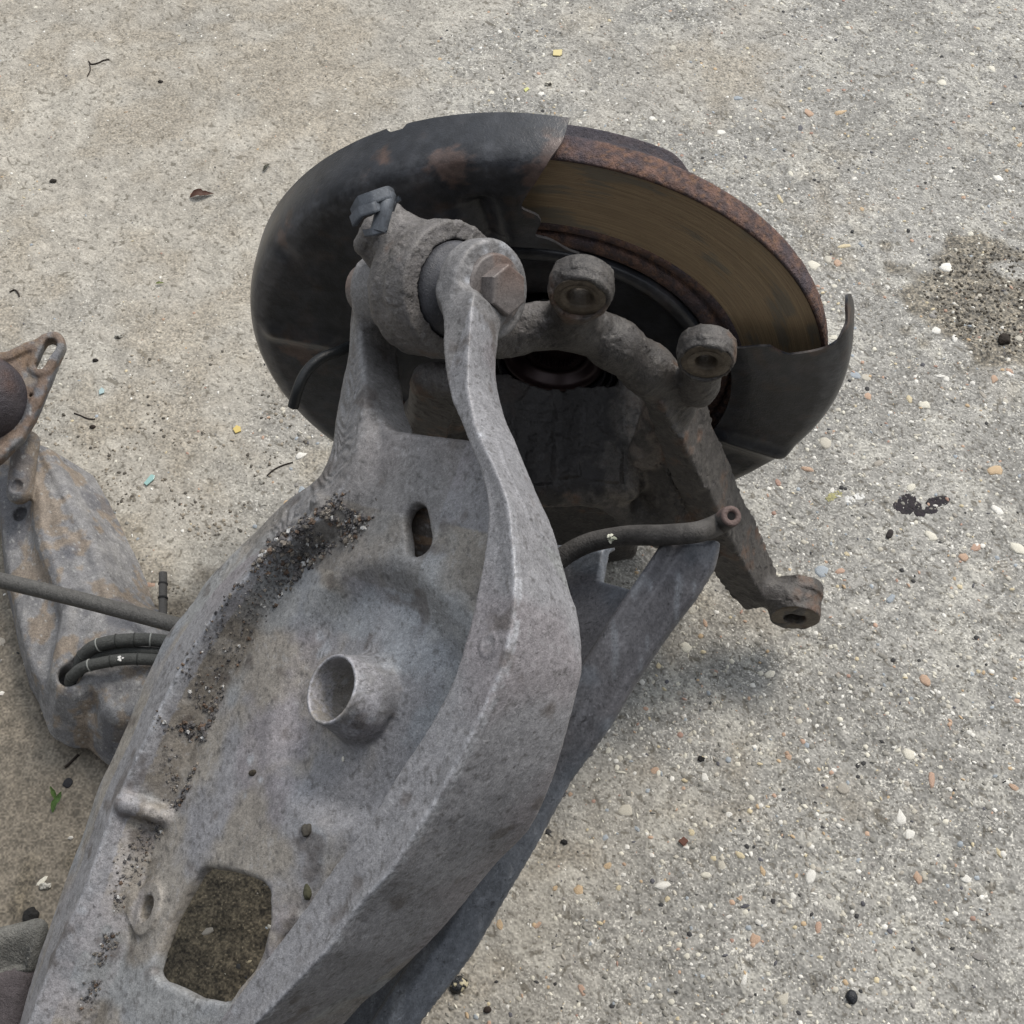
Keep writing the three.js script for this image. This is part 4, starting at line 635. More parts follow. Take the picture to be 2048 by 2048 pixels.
const whiteSpots = [[720, 1375, 14], [702, 1425, 10], [655, 1295, 11], [770, 1330, 9], [745, 1440, 8], [640, 1270, 8], [500, 1520, 9], [1010, 490, 14], [1028, 520, 8], [935, 560, 7], [940, 600, 6], [968, 655, 5], [990, 683, 4], [972, 500, 8], [700, 1440, 5], [725, 1350, 9], [690, 1365, 7], [640, 1310, 8], [765, 1420, 6], [180, 1780, 8], [165, 1820, 7], [140, 1870, 6], [900, 1010, 4], [965, 870, 7], [977, 905, 5], [510, 1940, 5], [470, 2020, 5], [265, 1530, 5], [520, 1560, 6], [490, 1590, 6]].map(q => { const a = toA(hit(armWorld(armBase), q[0], q[1])); return [...a, q[2] * 0.0002]; });
const armCol = (u, v, w) => {
  const a = fbm(u * 30, v * 30, w * 30), b = fbm(u * 150, v * 150, w * 150, 3), c = fbm(u * 600, v * 600, w * 600, 2), s = fbm(u * 60, v * 700, w * 60, 2);
  let k = mix3([0.345, 0.348, 0.368], [0.48, 0.478, 0.50], clamp(0.5 + 0.9 * (a - 0.5) + 0.5 * (b - 0.5), 0, 1));
  k = mix3(k, [0.40, 0.355, 0.37], sst(0.5, 0.7, fbm(u * 22 + 4, v * 22, w * 22, 3)) * 0.5);
  const onFloor = w < 0.008 && u < uI(v) + 0.01 && v > vGap;
  if (onFloor && v > 0.10) { const t = Math.abs(u - uT(v)); const du = sst(0.36, 0.62, fbm(u * 45 + 2, v * 45, 3, 4) + 0.25 * sst(0.03, 0.0, t)); k = mix3(k, [0.47, 0.43, 0.37], du * 0.85); { const ck = sst(0.011, 0.003, t) * sst(0.4, 0.55, fbm(u * 120, v * 120, 5, 3)); k = mix3(k, [0.30, 0.268, 0.225], ck * 0.75); } const bl = sst(0.50, 0.62, fbm(u * 28 + 8, v * 28 + 3, 1, 4)); k = mix3(k, [0.46, 0.50, 0.54], bl * 0.6); }
  if (v < 0.13 && u < 0.01) k = mix3(k, [0.27, 0.26, 0.25], 0.6);
  // bare bright oxide along the worn crests
  const cr = Math.min(Math.abs(u - uC(v)) + (w > 0.004 ? 0 : 1), Math.abs(u - uK(v)) * uK.c(v) + (w > W_T - 0.003 ? 0 : 1) ); const wr = sst(0.0021, 0.0004, cr) * sst(0.42, 0.56, c * 0.5 + b * 0.5) * sst(0.08, 0.11, v); k = mix3(k, [0.68, 0.70, 0.74], wr * 0.7);
  const wl = sst(0.022, 0.0, Math.abs(u - uC(v) - 0.008)) * sst(0.20, 0.30, v) * (w > -0.004 ? 1 : 0); k = mix3(k, [0.56, 0.54, 0.56], wl * sst(0.4, 0.62, b) * 0.7);
  for (const q of whiteSpots) { const d = Math.hypot(u - q[0], v - q[1], w - q[2]) / q[3]; if (d < 2.2) k = mix3(k, [0.62, 0.64, 0.68], sst(0.95, 0.2, d * 0.55 + 1.3 * (0.5 - b) + 0.9 * (0.5 - c)) * 0.85); }
  const db = Math.hypot(u - bossU, v - bossV); if (db < 0.017 && w > -0.004) k = mix3(k, [0.62, 0.62, 0.67], sst(0.45, 0.6, b * 0.5 + c * 0.5) * 0.8);
  if (w < -0.0105 && u < uI(v) && Math.hypot(u - slotA[0], v - slotA[1]) < 0.03) k = mix3([0.13, 0.115, 0.105], [0.27, 0.19, 0.13], sst(0.4, 0.6, s));
  if (c > 0.70 && b > 0.4) k = mix3(k, [0.12, 0.115, 0.11], 0.55); if (c < 0.29) k = mix3(k, [0.55, 0.55, 0.56], 0.35);
  k = mix3(k, [0.15, 0.125, 0.11], sst(0.64, 0.76, fbm(u * 90 + 40, v * 90, w * 90, 3)) * 0.6);
  return k;
};
const controlArm = new THREE.Group(); controlArm.name = 'control_arm'; corner.add(controlArm);
{
  const g = frameToWorld(nets(armF, V(-0.175, -0.03, -0.049), V(0.135, 0.42, 0.026), 0.00115, armCol), AP, AU, AD, AM);
  part('arm_casting', boxUV(g), metalMat(0.12, 0.00022, 0.55, { metalness: 0.1 }), controlArm);
  // bolt, washer, bushing
  const bm = (o = {}) => metalMat(0.12, 0.00015, 0.5, o), boltCol = q => { const b = fbm(q.x * 300, q.y * 300, q.z * 300, 3), a = fbm(q.x * 80, q.y * 80, q.z * 80, 3); return mix3(mix3([0.19, 0.165, 0.155], [0.30, 0.275, 0.265], b), [0.26, 0.165, 0.125], sst(0.48, 0.65, a) * 0.7); };
  const bolt = new THREE.Group(); bolt.name = 'pivot_bolt'; corner.add(bolt);
  part('washer', boxUV(paint(lathe([[0.004, 0.0], [0.0148, 0.0], [0.0152, 0.0008], [0.0148, 0.0022], [0.0138, 0.003], [0.004, 0.0034]].map(p => [p[0], p[1] - 0.0032]), AP, AU, 64), boltCol)), bm(), bolt);
  const hex = new THREE.Shape(); for (let i = 0; i < 6; i++) { const a = i / 6 * 6.2832 + 0.57; hex[i ? 'lineTo' : 'moveTo'](Math.cos(a) * 0.0094, Math.sin(a) * 0.0094); }
  let hg = new THREE.ExtrudeGeometry(hex, { depth: 0.0068, bevelEnabled: true, bevelThickness: 0.0012, bevelSize: 0.001, bevelSegments: 3 }); hg.translate(0, 0, -0.0012);
  frameToWorld(hg, AP, AD, AM, AU);
  part('bolt_head', boxUV(paint(keep(hg, ['position', 'normal', 'uv']), boltCol)), bm(), bolt);
  part('nut', boxUV(paint(lathe([[0.001, 0], [0.011, 0], [0.0118, 0.001], [0.0118, 0.008]], fromA(-0.090, 0, 0), AU, 32), boltCol)), bm(), bolt);
  const rub = std({ color: 0x56575c, roughness: 0.5, map: rep(smoothCol, 0.12), bumpMap: rep(castBump, 0.05), bumpScale: 0.0003 });
  part('bushing', boxUV(lathe([[0.0045, -0.052], [0.0215, -0.05], [0.0222, -0.04], [0.0208, -0.0340], [0.0196, -0.0335], [0.0195, -0.0315], [0.0205, -0.0310], [0.0207, -0.0255], [0.0196, -0.0225], [0.0165, -0.0205], [0.0158, -0.0165], [0.0045, -0.0155]].map(p => [p[0], p[1]]), AP, AU, 72)), rub, corner);
}
{ // gravel and grit that has washed into the dish of the arm
  const put = (px, py, w0 = -0.0045) => { const a = A(px, py, w0); return [a[0], a[1]]; };
  const spine = [[742, 1018], [690, 1060], [600, 1120], [560, 1180], [500, 1265], [440, 1370], [400, 1450], [375, 1540], [352, 1600], [300, 1690], [270, 1800], [235, 1900], [190, 2020]].map(p => put(...p));
  const dens = [1.0, 1.4, 1.1, 0.35, 0.25, 0.3, 0.6, 1.2, 0.5, 0.25, 0.25, 0.2, 0.2], wid = [0.010, 0.013, 0.010, 0.006, 0.006, 0.008, 0.009, 0.007, 0.006, 0.005, 0.004, 0.0035, 0.003];
  const q = new THREE.Quaternion().setFromUnitVectors(V(0, 1, 0), AM);
  const g = scatter(9500, () => {
    const t = rnd() * (spine.length - 1.001), i = t | 0, f = t - i; if (rnd() > mix(dens[i], dens[i + 1], f)) return null;
    const wd = mix(wid[i], wid[i + 1], f), u = mix(spine[i][0], spine[i + 1][0], f) + (rnd() + rnd() - 1) * wd, v = mix(spine[i][1], spine[i + 1][1], f) + (rnd() + rnd() - 1) * wd * 0.8;
    if (fbm(u * 140, v * 140, 9, 2) < 0.36 || bigHole(u, v) < 0.002 || u > uI(v)) return null;
    const r = mix(0.0003, 0.0018, Math.pow(rnd(), 3.6)) * (wd > 0.0085 ? 1 : 0.6); return { p: fromA(u, v, armFloorCache(u, v) + r * 0.35), r, a: rr(0.6, 1.1), b: rr(0.5, 1), tilt: 0.7, q };
  }, chipGeo, s => { const t = rnd(), k = rr(0.6, 1.3); return t < 0.5 ? [0.10 * k, 0.095 * k, 0.095 * k] : t < 0.78 ? [0.20 * k, 0.18 * k, 0.155 * k] : t < 0.9 ? [0.13 * k, 0.09 * k, 0.065 * k] : t < 0.96 ? [0.5, 0.5, 0.49] : [0.04, 0.04, 0.045]; });
  tag(solo('loose_grit', g, gritMat, 'dark gravel and grit lying along the dished floor of the control arm', 'grit'), null, null, null, 'stuff');
}

{ // unseen tube added below the frame edge to keep front light off
  const sub = metalMat(0.1, 0.0008, 0.7), g = lathe([[0.0, -0.55], [0.055, -0.55], [0.058, -0.5], [0.058, 0.42], [0.055, 0.45], [0, 0.45]], V(-0.12, 0.16, 0.02), V(1, 0.04, 0.06).normalize(), 40);
  part('light_blocker_tube', boxUV(paint(g, q => mix3([0.05, 0.048, 0.046], [0.10, 0.095, 0.09], fbm(q.x * 60, q.y * 60, q.z * 60, 3)))), sub, corner);
}

// ---------------------------------------------------------------- second corner lying on the left
{
  const arm2 = top('rusty_control_arm', 'second grey control arm mottled with tan rust, lying at the left edge', 'control arm', null, G(90, 1250));
  const xz = (px, py, h) => { const p = G(px, py, h); return [p.x, p.z]; };
  const hs = 0.030, hp = 0.046;
  const skirt = polySD([[-120, 900], [60, 845], [98, 878], [124, 912], [145, 950], [176, 1015], [204, 1067], [222, 1119], [248, 1187], [300, 1225], [420, 1330], [420, 1420], [230, 1462], [215, 1459], [181, 1449], [145, 1431], [114, 1410], [88, 1374], [62, 1332], [41, 1260], [26, 1185], [13, 1130], [8, 1080], [2, 1020], [-10, 960]].map(q => xz(q[0], q[1], hs)));
  const plat = polySD([[52, 860], [75, 858], [100, 905], [135, 965], [165, 1030], [190, 1080], [208, 1125], [232, 1195], [300, 1250], [380, 1330], [380, 1420], [236, 1440], [222, 1436], [204, 1422], [199, 1384], [181, 1372], [155, 1388], [135, 1394], [116, 1384], [103, 1345], [110, 1299], [123, 1247], [125, 1221], [104, 1156], [90, 1125], [74, 1075], [68, 1028], [66, 989], [57, 925]].map(q => xz(q[0], q[1], hp)));
  const holeA = G(140, 1350, hp), holeB = G(196, 1288, hp), lugTop = G(52, 885, 0.058), lugBot = G(38, 985, 0.052), dimple = G(43, 1030, 0.03);
  const spots = [[118, 902, 3], [124, 1000, 4], [178, 1078, 3]].map(q => [...xz(q[0], q[1], hp), q[2]]);
  const lugF = cap(lugTop, 0.0085, lugBot, 0.0075), holeDir = V(-0.45, -1, -0.15).normalize(), slotHole = cap(holeA.clone().addScaledVector(holeDir, -0.008), 0.0062, holeA.clone().addScaledVector(holeDir, 0.02), 0.005), slotHole2 = cap(holeA, 0.0058, holeB.clone().setY(hp - 0.006), 0.0050);
  const f = (x, y, z) => {
    const s = skirt(x, z), p = plat(x, z);
    let d = smax(smax(s + (y - hs) * 0.35 * (y > 0 ? 1 : 0), y - hs - 0.006 * sst(0.0, -0.03, s), 0.005), 0.004 - y, 0.002);
    d = smin(d, smax(smax(p + (y - hp) * 0.5, y - hp - 0.003 * sst(0, -0.025, p) - 0.0016 * Math.exp(-(((p + 0.0045) / 0.003) ** 2)), 0.003), 0.01 - y, 0.002), 0.0035);
    d = smin(d, lugF(x, y, z), 0.005); d = smax(d, -slotHole(x, y, z), 0.003); d = smax(d, -slotHole2(x, y, z), 0.003);
    const dd = Math.hypot(x - dimple.x, y - dimple.y, z - dimple.z); d = smax(d, 0.0048 - dd, 0.002);
    const lh = Math.hypot(x - lugBot.x - 0.001, y - lugBot.y - 0.008, z - lugBot.z); d = smax(d, 0.0042 - lh, 0.001);
    if (d > 0.006 || d < -0.006) return d;
    for (const q of spots) d += 0.0015 * sst(0.0016, 0.0006, Math.hypot(x - q[0], z - q[1]));
    return d + 0.0008 * (fbm(x * 50, y * 50, z * 50, 3) - 0.5) + 0.0004 * (vn(x * 300, y * 300, z * 300) - 0.5);
  };
  const col = (x, y, z) => { const a = fbm(x * 55, y * 55, z * 55, 4), b = fbm(x * 190 + 5, y * 190, z * 190, 3), c = fbm(x * 700, y * 700, z * 700, 2); let k = mix3([0.25, 0.25, 0.26], [0.44, 0.435, 0.43], clamp(0.5 + 1.5 * (b - 0.5) + (a - 0.5), 0, 1)); k = mix3(k, [0.38, 0.275, 0.165], sst(0.53, 0.585, fbm(x * 60 + 3, y * 60, z * 60 + 9, 5) * 0.72 + b * 0.28) * 0.55); k = mix3(k, [0.17, 0.175, 0.20], sst(0.58, 0.64, fbm(x * 35 + 30, y * 35, z * 35, 3)) * 0.6); if (c > 0.76) k = mix3(k, [0.6, 0.6, 0.58], 0.7); return k; };
  part('arm_casting', boxUV(nets(f, V(-0.42, 0.0, -0.46), V(-0.16, 0.075, -0.22), 0.0013, col, 1.6)), metalMat(0.12, 0.0004, 0.75), arm2);
  // flange plate with a long eye, standing above the arm, and the dark cup it carries
  const fh = 0.088, fl = new THREE.Group(); fl.name = 'flange_plate'; arm2.add(fl);
  const fn = V(0.25, 1, 0.32).normalize(), fo = G(60, 800, fh), q3 = (px, py) => onPlane(px, py, fo, fn), fx = V(1, 0, 0).addScaledVector(fn, -fn.x).normalize(), fz = fx.clone().cross(fn), f2 = (px, py) => { const p = q3(px, py).sub(fo); return [p.dot(fx), p.dot(fz)]; };
  const out = polySD([[114, 674], [124, 682], [126, 692], [122, 712], [112, 745], [90, 796], [70, 842], [47, 882], [0, 924], [-60, 950], [-100, 800], [-60, 720], [18, 707], [47, 692], [85, 680], [106, 674]].map(q => f2(...q)));
  const e0 = f2(82, 735), e1 = f2(104, 695); const eye = (x, y) => { const dx = e1[0] - e0[0], dy = e1[1] - e0[1], t = clamp(((x - e0[0]) * dx + (y - e0[1]) * dy) / (dx * dx + dy * dy), 0, 1); return Math.hypot(x - e0[0] - dx * t, y - e0[1] - dy * t) - mix(0.0026, 0.0034, t); };
  const ff = (a, b, c) => { const o = out(a, b), e = eye(a, b); let d = smax(o, Math.abs(c) - 0.0035 + 0.0, 0.003); d = smin(d, smax(Math.abs(o + 0.003) - 0.003, Math.abs(c - 0.001) - 0.005, 0.002), 0.003); d = smin(d, smax(Math.abs(e - 0.002) - 0.002, Math.abs(c - 0.001) - 0.005, 0.002), 0.004); d = smax(d, -e, 0.002); const hb = f2(64, 795); d = smax(d, 0.0016 - Math.hypot(a - hb[0], b - hb[1]), 0.001); if (d > 0.006 || d < -0.006) return d; return d + 0.0016 * (fbm(a * 70, b * 70, c * 70, 3) - 0.5); };
  const rust2 = (x, y, z) => { const k = col(x + 1, y, z), b = fbm(x * 120, y * 120, z * 120, 3); return mix3(k, [0.27, 0.165, 0.095], sst(0.47, 0.6, b) * 0.7); };
  const fg = frameToWorld(nets(ff, V(-0.09, -0.07, -0.009), V(0.04, 0.06, 0.01), 0.0012, null, 1.4), fo, fx, fz, fn);
  part('plate_casting', boxUV(paint(fg, q => rust2(q.x, q.y, q.z))), metalMat(0.12, 0.0005, 0.75), fl);
  const co = q3(-42, 800), cup = lathe([[0.0290, -0.002], [0.0285, 0.004], [0.0262, 0.012], [0.0205, 0.021], [0.012, 0.0265], [0.0, 0.0285]], co, fn, 72);
  part('dust_cup', boxUV(paint(cup, q => { const a = fbm(q.x * 60, q.y * 60, q.z * 60, 4), b = fbm(q.x * 240, q.y * 240, q.z * 240, 3); return mix3(mix3([0.055, 0.05, 0.062], [0.105, 0.09, 0.1], b), [0.14, 0.075, 0.055], sst(0.5, 0.66, a) * 0.7); })), metalMat(0.08, 0.0008, 0.55), arm2);
}
{
  const rodMat = std({ color: 0x6b6a67, roughness: 0.6, map: rep(castCol, 0.1), bumpMap: rep(castBump, 0.06), bumpScale: 0.0006 });
  const rod = tube([G(-60, 1146, 0.112), G(170, 1202, 0.108), G(420, 1268, 0.104)], 0.0044, 60, 18); solo('steel_rod', boxUV(rod), rodMat, 'straight dark grey rod crossing the mottled arm at the left edge', 'rod');
  const cabMat = std({ color: 0x5d5f5c, roughness: 0.65, map: rep(castCol, 0.08), bumpMap: rep(castBump, 0.05), bumpScale: 0.0006 });
  const cab = (name, label, pts, r, n) => { const c = new THREE.CatmullRomCurve3(pts), g = top(name, label, 'cable', null, pts[0].clone().setY(0)); part('sheath', boxUV(tube(pts, r, 80, 16)), cabMat, g); for (let k = 0; k < n; k++) { const t = 0.16 + 0.8 * (k + 0.5 * rr(-0.3, 0.3)) / n, o = c.getPointAt(t), d = c.getTangentAt(t); part('groove_ring', boxUV(lathe([[r - 0.0004, -0.0006], [r + 0.00035, -0.0003], [r + 0.00035, 0.0003], [r - 0.0004, 0.0006]], o, d, 20)), k % 3 === 1 ? std({ color: 0x8d908c, roughness: 0.8 }) : std({ color: 0x333533, roughness: 0.8 }), g); } };
  const h0 = 0.052;
  cab('ribbed_cable', 'upper ribbed grey cable arching out of the hole in the mottled arm', [G(158, 1345, h0 - 0.012), G(163, 1318, h0 - 0.004), G(184, 1296, h0 + 0.003), G(220, 1284, h0 + 0.006), G(259, 1280, h0 + 0.006), G(318, 1281, h0 + 0.004), G(420, 1300, h0)], 0.0039, 7);
  cab('ribbed_cable', 'lower ribbed grey cable with a white paint dab, leaving the arm hole', [G(146, 1382, h0 - 0.016), G(142, 1358, h0 - 0.004), G(165, 1336, h0 + 0.003), G(207, 1325, h0 + 0.006), G(246, 1319, h0 + 0.006), G(300, 1319, h0 + 0.004), G(420, 1335, h0)], 0.0034, 6);
  cab('ribbed_cable', 'thin grey cable squeezed between the two ribbed cables', [G(170, 1330, h0 - 0.006), G(195, 1312, h0 - 0.002), G(240, 1302, h0 + 0.0), G(300, 1303, h0), G(400, 1312, h0 - 0.004)], 0.0026, 0);
  const dab = scatter(10, k => { const p = G(242 + rr(-5, 5), 1317 + rr(-4, 4), h0 + 0.0096); return { p, r: 0.0007, a: 1, b: 0.4 }; }, smallPeb, () => [0.75, 0.75, 0.72]); tag(solo('paint_dab', dab, gritMat, 'small white paint dab on the lower ribbed cable', 'paint dab'), null, null, null, 'stuff');
  const stub = top('pipe_stub', 'short dark pipe stub standing behind the long arm near the rod', 'pipe stub', null, G(326, 1230)); 
  part('pipe', boxUV(tube([G(326, 1260, 0.03), G(326, 1200, 0.03), G(326, 1146, 0.031)], 0.0026, 20, 16)), std({ color: 0x53514e, roughness: 0.7, bumpMap: rep(castBump, 0.05), bumpScale: 0.0005 }), stub);
  for (const y of [1168, 1196]) part('clamp_ring', boxUV(lathe([[0.0024, -0.0007], [0.0030, -0.0005], [0.0030, 0.0005], [0.0024, 0.0007]], G(326, y, 0.0305), V(0, 0.02, 1).normalize(), 20)), std({ color: 0x2c2b2a, roughness: 0.8 }), stub);
}
{ // bottom left: stump of another arm with a purple rubber mount
  const b = top('mount_block', 'grey metal block with a dull purple rubber mount in the bottom left corner', 'mount', null, G(20, 1960));
  const f1 = slab(G(-90, 1900, 0.058), G(72, 1862, 0.056), G(52, 1925, 0.050), G(-90, 1945, 0.050), 0.006), f2 = slab(G(-90, 1972, 0.046), G(40, 1958, 0.046), G(18, 2060, 0.040), G(-90, 2080, 0.040), 0.008);
  const ns = (x, y, z, a) => a * (fbm(x * 70, y * 70, z * 70, 3) - 0.5);
  part('block', boxUV(nets((x, y, z) => f1(x, y, z) + ns(x, y, z, 0.003), V(-0.36, 0.035, -0.24), V(-0.14, 0.095, -0.10), 0.0015, (x, y, z) => mix3([0.17, 0.17, 0.155], [0.30, 0.295, 0.27], fbm(x * 150, y * 150, z * 150, 3)), 1.3)), metalMat(0.08, 0.001, 0.8), b);
  part('rubber_mount', boxUV(nets((x, y, z) => f2(x, y, z) + ns(x, y, z, 0.002), V(-0.36, 0.02, -0.2), V(-0.14, 0.08, -0.06), 0.0015, (x, y, z) => mix3([0.10, 0.085, 0.088], [0.16, 0.135, 0.14], fbm(x * 100, y * 100, z * 100, 3)), 1.3)), metalMat(0.08, 0.0006, 0.75), b);
}
// ---------------------------------------------------------------- small litter on the concrete
{
  const twigM = std({ color: 0x3a3029, roughness: 0.9, map: rep(castCol, 0.02) }), twig = (pts, r, label, side) => { const ps = pts.map(([x, y, h]) => { const p = G(x, y); p.y = groundH(p.x, p.z) + r * 0.9 + (h || 0); return p; }), gs = [tube(ps, r, 24, 8)]; if (side) gs.push(tube(side.map(([x, y, h]) => { const p = G(x, y); p.y = groundH(p.x, p.z) + r * 0.8 + (h || 0); return p; }), r * 0.8, 12, 8)); solo('twig', boxUV(mergeGeometries(gs)), twigM, label, 'twig'); };
  twig([[178, 124], [184, 131], [198, 127], [208, 122], [219, 120]], 0.0006, 'thin forked twig alone on pale concrete at top left', [[180, 130], [181, 142], [175, 154]]);
  twig([[534, 952], [548, 941], [565, 932], [586, 925]], 0.0005, 'thin curved twig close to the left shoulder of the arm');
  twig([[148, 826], [160, 830], [176, 837], [190, 839]], 0.0005, 'thin brown twig right of the mottled arm flange');
  twig([[20, 586], [30, 582], [38, 590], [40, 596]], 0.0006, 'tiny hooked black twig at the left edge');
  twig([[130, 1535], [140, 1527], [150, 1518], [158, 1510]], 0.0008, 'brown twig on the darker ground left of the long arm');
  const lump = (px, py, r, colr, name, label, cat, opt = {}) => {
    const c = G(px, py), s = opt.s || [1, 0.6, 0.8], k = lin(colr), sd = px * 0.01, h = r / 11;
    const f = (x, y, z) => { const q = Math.hypot(x / s[0], y / s[1], z / s[2]) - r * (1 - 0.15); return q * 0.6 + (opt.rough || 0.9) * r * 0.6 * (fbm(x * 1.1 / r + sd, y * 1.1 / r, z * 1.1 / r, 3) - 0.5); };
    const g = nets(f, V(-r * 1.5, -r * 0.7, -r * 1.5), V(r * 1.5, r * 1.2, r * 1.5), h, (x, y, z) => { const n = fbm(x * 2 / r + sd, y * 2 / r, z * 2 / r, 3); return opt.c2 && n > 0.56 ? lin(opt.c2) : mix3(k, [k[0] * 0.55, k[1] * 0.55, k[2] * 0.55], n); }, 1.5);
    g.rotateY(opt.turn || 0); g.translate(c.x, groundH(c.x, c.z) + r * s[1] * 0.35, c.z);
    solo(name, boxUV(g), std({ vertexColors: true, roughness: opt.rg ?? 0.85, bumpMap: rep(castBump, 0.03), bumpScale: 0.0003 }), label, cat);
  };
  lump(1702, 1995, 0.0042, '#20242c', 'black_pebble', 'single smooth blue-black pebble near the bottom edge', 'pebble', { rg: 0.35, s: [0.8, 0.6, 1], rough: 0.4 });
  lump(917, 1970, 0.0062, '#23262a', 'striped_stone', 'shiny black stone with cream stripes by the lower end of the arm', 'stone', { rg: 0.25, c2: '#c9c0a0', rough: 0.7 });
  lump(975, 2020, 0.0026, '#3a302a', 'brown_bead', 'small round brown bead of dirt at the bottom edge', 'dirt bead', { rough: 0.4 });
  lump(63, 1832, 0.0046, '#1f1e1d', 'black_clod', 'larger black clod beside the lower left of the long arm', 'clod', { s: [1, 0.7, 1.2] });
  lump(136, 1566, 0.0032, '#2b2c30', 'slate_chip', 'dark slate chip just above the green leaf', 'stone chip', { s: [1, 0.4, 1.2], rough: 0.5 });
  lump(91, 1772, 0.0032, '#cfccc2', 'white_stone', 'chalky white stone left of the long arm', 'stone', { rough: 1.2, c2: '#77746c' });
  lump(142, 1676, 0.0016, '#e4e0d6', 'white_crumb', 'tiny white crumb touching the left edge of the arm', 'crumb', {});
  lump(321, 164, 0.0022, '#2e2722', 'dark_crumb', 'dark earth crumb below the forked twig', 'crumb', {});
  lump(191, 722, 0.0023, '#2a2522', 'dark_crumb', 'dark earth crumb right of the flange eye', 'crumb', {});
  lump(107, 363, 0.0028, '#37322b', 'dark_crumb', 'dark earth crumb on pale concrete at far left', 'crumb', {});
  lump(185, 854, 0.0024, '#3a2f28', 'dark_crumb', 'dark earth crumb below the thin brown twig', 'crumb', {});
  lump(237, 673, 0.0030, '#b9b6ac', 'grey_stone', 'small pale grey stone above the cast arm at left', 'stone', { c2: '#4a4740' });
  lump(1401, 1520, 0.0026, '#1d1c1c', 'tar_bead', 'black tar bead above a white flint at lower centre', 'tar bead', { rough: 1.2 });
  lump(1098, 168, 0.0044, '#5c5850', 'grey_stone', 'small black and white stone above the brake disc', 'stone', { c2: '#d8d4c6', s: [1, 0.5, 0.6], turn: 0.4 });
  lump(1130, 1685, 0.0026, '#232222', 'tar_bead', 'black tar bead right beside the arm foot', 'tar bead', { rough: 1.2, s: [1.1, 0.5, 0.7] });
  lump(1780, 1068, 0.0038, '#3a3433', 'dark_chip', 'dull dark chip under the black tar patch', 'stone chip', { s: [0.6, 0.5, 1.1], turn: -0.6 });
  lump(2008, 684, 0.006, '#2b2218', 'soil_clod', 'dark soil clod on the dirty patch at right edge', 'clod', { rough: 1.3, s: [1.2, 0.5, 0.8] });
  const plateGeo = (pts, h = 0.0006, lift = 0.0006) => { const s = new THREE.Shape(); const ps = pts.map(([x, y]) => G(x, y)); ps.forEach((p, i) => s[i ? 'lineTo' : 'moveTo'](p.x, -p.z)); const g = new THREE.ExtrudeGeometry(s, { depth: h, bevelEnabled: true, bevelSize: 0.0002, bevelThickness: 0.0002, bevelSegments: 2 }); g.rotateX(-Math.PI / 2); const c = ps[0]; g.translate(0, groundH(c.x, c.z) + lift, 0); return keep(g, ['position', 'normal', 'uv']); };
  const flat = (name, pts, colr, label, cat, o = {}) => solo(name, boxUV(plateGeo(pts, o.h, o.lift)), std({ color: colr, roughness: o.rg ?? 0.7, ...(o.m || {}) }), label, cat);
  flat('yellow_flake', [[1107, 102], [1124, 101], [1123, 111], [1119, 113], [1106, 112]], '#cfc28e', 'square pale yellow flake on the concrete above the disc', 'flake');
  flat('yellow_flake', [[467, 860], [474, 853], [481, 856], [482, 864], [472, 868]], '#cdb76f', 'bright yellow flake left of the arm shoulder', 'flake');
  flat('glass_chip', [[199, 783], [204, 777], [209, 781], [208, 787], [200, 790]], '#a3b9b9', 'small square turquoise glass chip right of the flange', 'glass chip', { rg: 0.15 });
  flat('glass_chip', [[289, 968], [303, 951], [310, 953], [308, 960], [294, 972]], '#8fb3ae', 'long turquoise glass chip between the two arms', 'glass chip', { rg: 0.15 });
  flat('yellow_flake', [[1048, 181], [1055, 177], [1058, 180], [1051, 186]], '#c4c583', 'tiny lime yellow flake above the top of the shield', 'flake');
  flat('brown_tile_chip', [[1357, 1683], [1367, 1675], [1376, 1683], [1366, 1692]], '#5b3526', 'square dark brown chip at lower centre of the concrete', 'chip', { lift: 0.0012 });
  // curled dry leaf and green sprig
  const leaf = (pts, wd, colr, name, label, lift) => { const c = new THREE.CatmullRomCurve3(pts.map(([x, y, h]) => { const p = G(x, y); p.y = groundH(p.x, p.z) + h; return p; })); const g = sheet((u, v) => { const p = c.getPoint(u), t = c.getTangent(u), s = V(-t.z, 0, t.x).normalize(), w = wd * Math.sin(Math.PI * Math.pow(u, 0.8)) * (0.8 + 0.4 * vn(u * 9, 3, wd * 1e4)) + 0.0002, a = v * 2 - 1; return p.addScaledVector(s, a * w).add(V(0, w * 0.5 * a * a + 0.0004 * vn(u * 12, v * 6, 2), 0)); }, 24, 8); solo(name, boxUV(g), std({ color: colr, roughness: 0.7, side: THREE.DoubleSide, map: rep(castCol, 0.03) }), label, 'leaf'); };
  leaf([[380, 397, 0.001], [396, 393, 0.003], [408, 392, 0.002], [428, 389, 0.001]], 0.0034, '#5e3a2a', 'dry_leaf', 'curled dry brown leaf scrap on pale concrete left of the shield');
  leaf([[106, 1626, 0.001], [113, 1612, 0.004], [124, 1602, 0.006], [131, 1592, 0.008]], 0.0017, '#5f8040', 'green_leaf', 'larger green leaf blade on the ground left of the arm');
  leaf([[112, 1600, 0.001], [111, 1590, 0.004], [108, 1581, 0.007]], 0.0011, '#6f8f4c', 'green_leaf', 'smaller green leaf blade beside the slate chip');
  leaf([[527, 345, 0.001], [534, 338, 0.002], [541, 330, 0.001]], 0.0012, '#4a4a3a', 'dry_leaf', 'small dark dry leaf just left of the shield rim');
  leaf([[312, 569, 0.001], [320, 569, 0.0016], [329, 568, 0.001]], 0.0009, '#8f9a5a', 'grass_blade', 'short yellow green blade on concrete left of the shield');
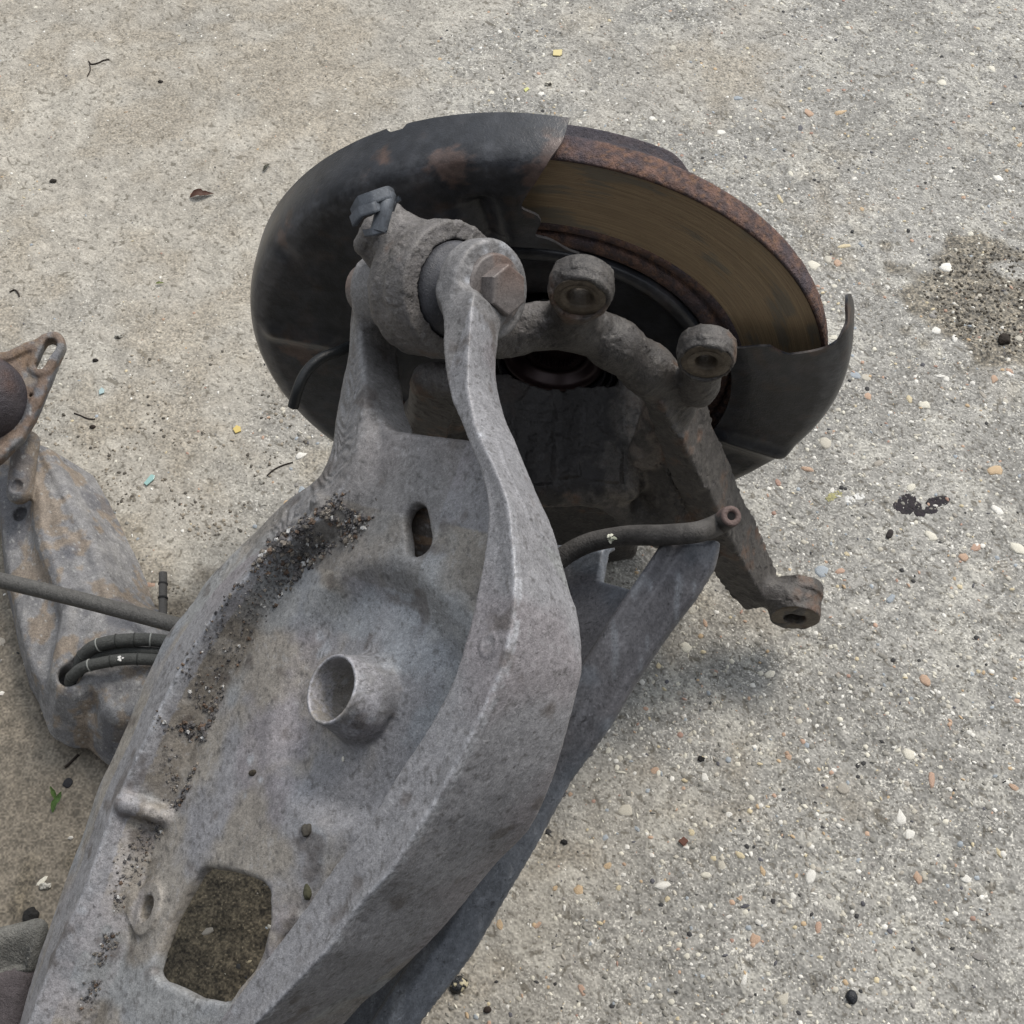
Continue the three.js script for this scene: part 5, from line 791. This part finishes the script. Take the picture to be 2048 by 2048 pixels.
  // dead insect like scraps inside the arm dish
  const onArm = (px, py, r, colr, name, label, cat, s) => { const f = armWorld(armBase), p = hit(f, px, py); const g = nets((x, y, z) => (Math.hypot(x / s[0], y / s[1], z / s[2]) - r * 0.85) * 0.6 + 0.9 * r * 0.6 * (fbm(x / r + px, y / r, z / r, 3) - 0.5), V(-r * 1.6, -r * 1.2, -r * 1.6), V(r * 1.6, r * 1.2, r * 1.6), r / 9, () => lin(colr), 1.5); g.applyQuaternion(new THREE.Quaternion().setFromUnitVectors(V(0, 1, 0), AM)); g.translate(p.x, p.y, p.z); solo(name, boxUV(g), std({ vertexColors: true, roughness: 0.9 }), label, cat); };
  onArm(505, 1546, 0.0022, '#3b352b', 'dirt_scrap', 'dark dirt scrap on the dish floor left of the spring seat', 'dirt scrap', [1, 0.6, 0.9]);
  onArm(612, 1662, 0.0034, '#48453f', 'dirt_scrap', 'larger grey dirt scrap in the dish below the spring seat', 'dirt scrap', [0.9, 0.7, 1.1]);
  onArm(615, 1785, 0.0030, '#4a4a38', 'dirt_scrap', 'mossy dirt scrap against the right wall beside the big opening', 'dirt scrap', [0.8, 0.6, 1.2]);
  onArm(686, 1518, 0.0009, '#d8d4c8', 'white_flake', 'tiny white flake on the dish under the spring seat', 'flake', [0.7, 0.5, 1.3]);
  // crusty patches on the ground
  const patch = (pts, n, r0, r1, cols, name, label, cat, flatness = 1) => { const g = scatter(n, () => { const i = (rnd() * pts.length) | 0, [x, y, s] = pts[i], a = rr(0, 6.3), q = Math.sqrt(rnd()) * s, p = G(x + Math.cos(a) * q, y + Math.sin(a) * q * 0.6); const r = mix(r0, r1, rnd() * rnd()); p.y = groundH(p.x, p.z) + r * 0.1; return { p, r, a: rr(0.6, 1.1), b: rr(0.3, 0.6) * flatness }; }, smallPeb, () => cols[(rnd() * cols.length) | 0]); tag(solo(name, g, gritMat, label, cat), null, null, null, 'stuff'); };
  patch([[1815, 1000, 17], [1800, 1012, 14], [1828, 1015, 15], [1870, 1005, 16], [1885, 1000, 13], [1862, 1020, 12], [1840, 1026, 10], [1812, 1022, 10]], 900, 0.0006, 0.0018, [[0.022, 0.016, 0.022], [0.026, 0.022, 0.024], [0.014, 0.012, 0.015]], 'tar_patch', 'two lobed black tar patch on the concrete at right', 'tar patch', 0.35);
  patch([[1672, 990, 13], [1660, 998, 8]], 90, 0.0005, 0.0014, [[0.36, 0.34, 0.16], [0.28, 0.27, 0.15]], 'lichen_patch', 'yellow green lichen crust left of the black tar patch', 'lichen');
  patch([[1702, 1000, 14], [1718, 994, 10]], 110, 0.0005, 0.0014, [[0.7, 0.7, 0.67], [0.6, 0.6, 0.58]], 'lime_crust', 'white lime crust between lichen and tar patch', 'crust');
  patch([[1165, 1495, 6], [1160, 1520, 7], [1150, 1540, 6], [1128, 1588, 7], [1180, 1510, 4]], 90, 0.0005, 0.0013, [[0.06, 0.06, 0.065], [0.12, 0.12, 0.125]], 'dirt_crumbs', 'dark crumbs of dirt along the right edge of the guard', 'dirt');
}

renderer.render(scene, camera);
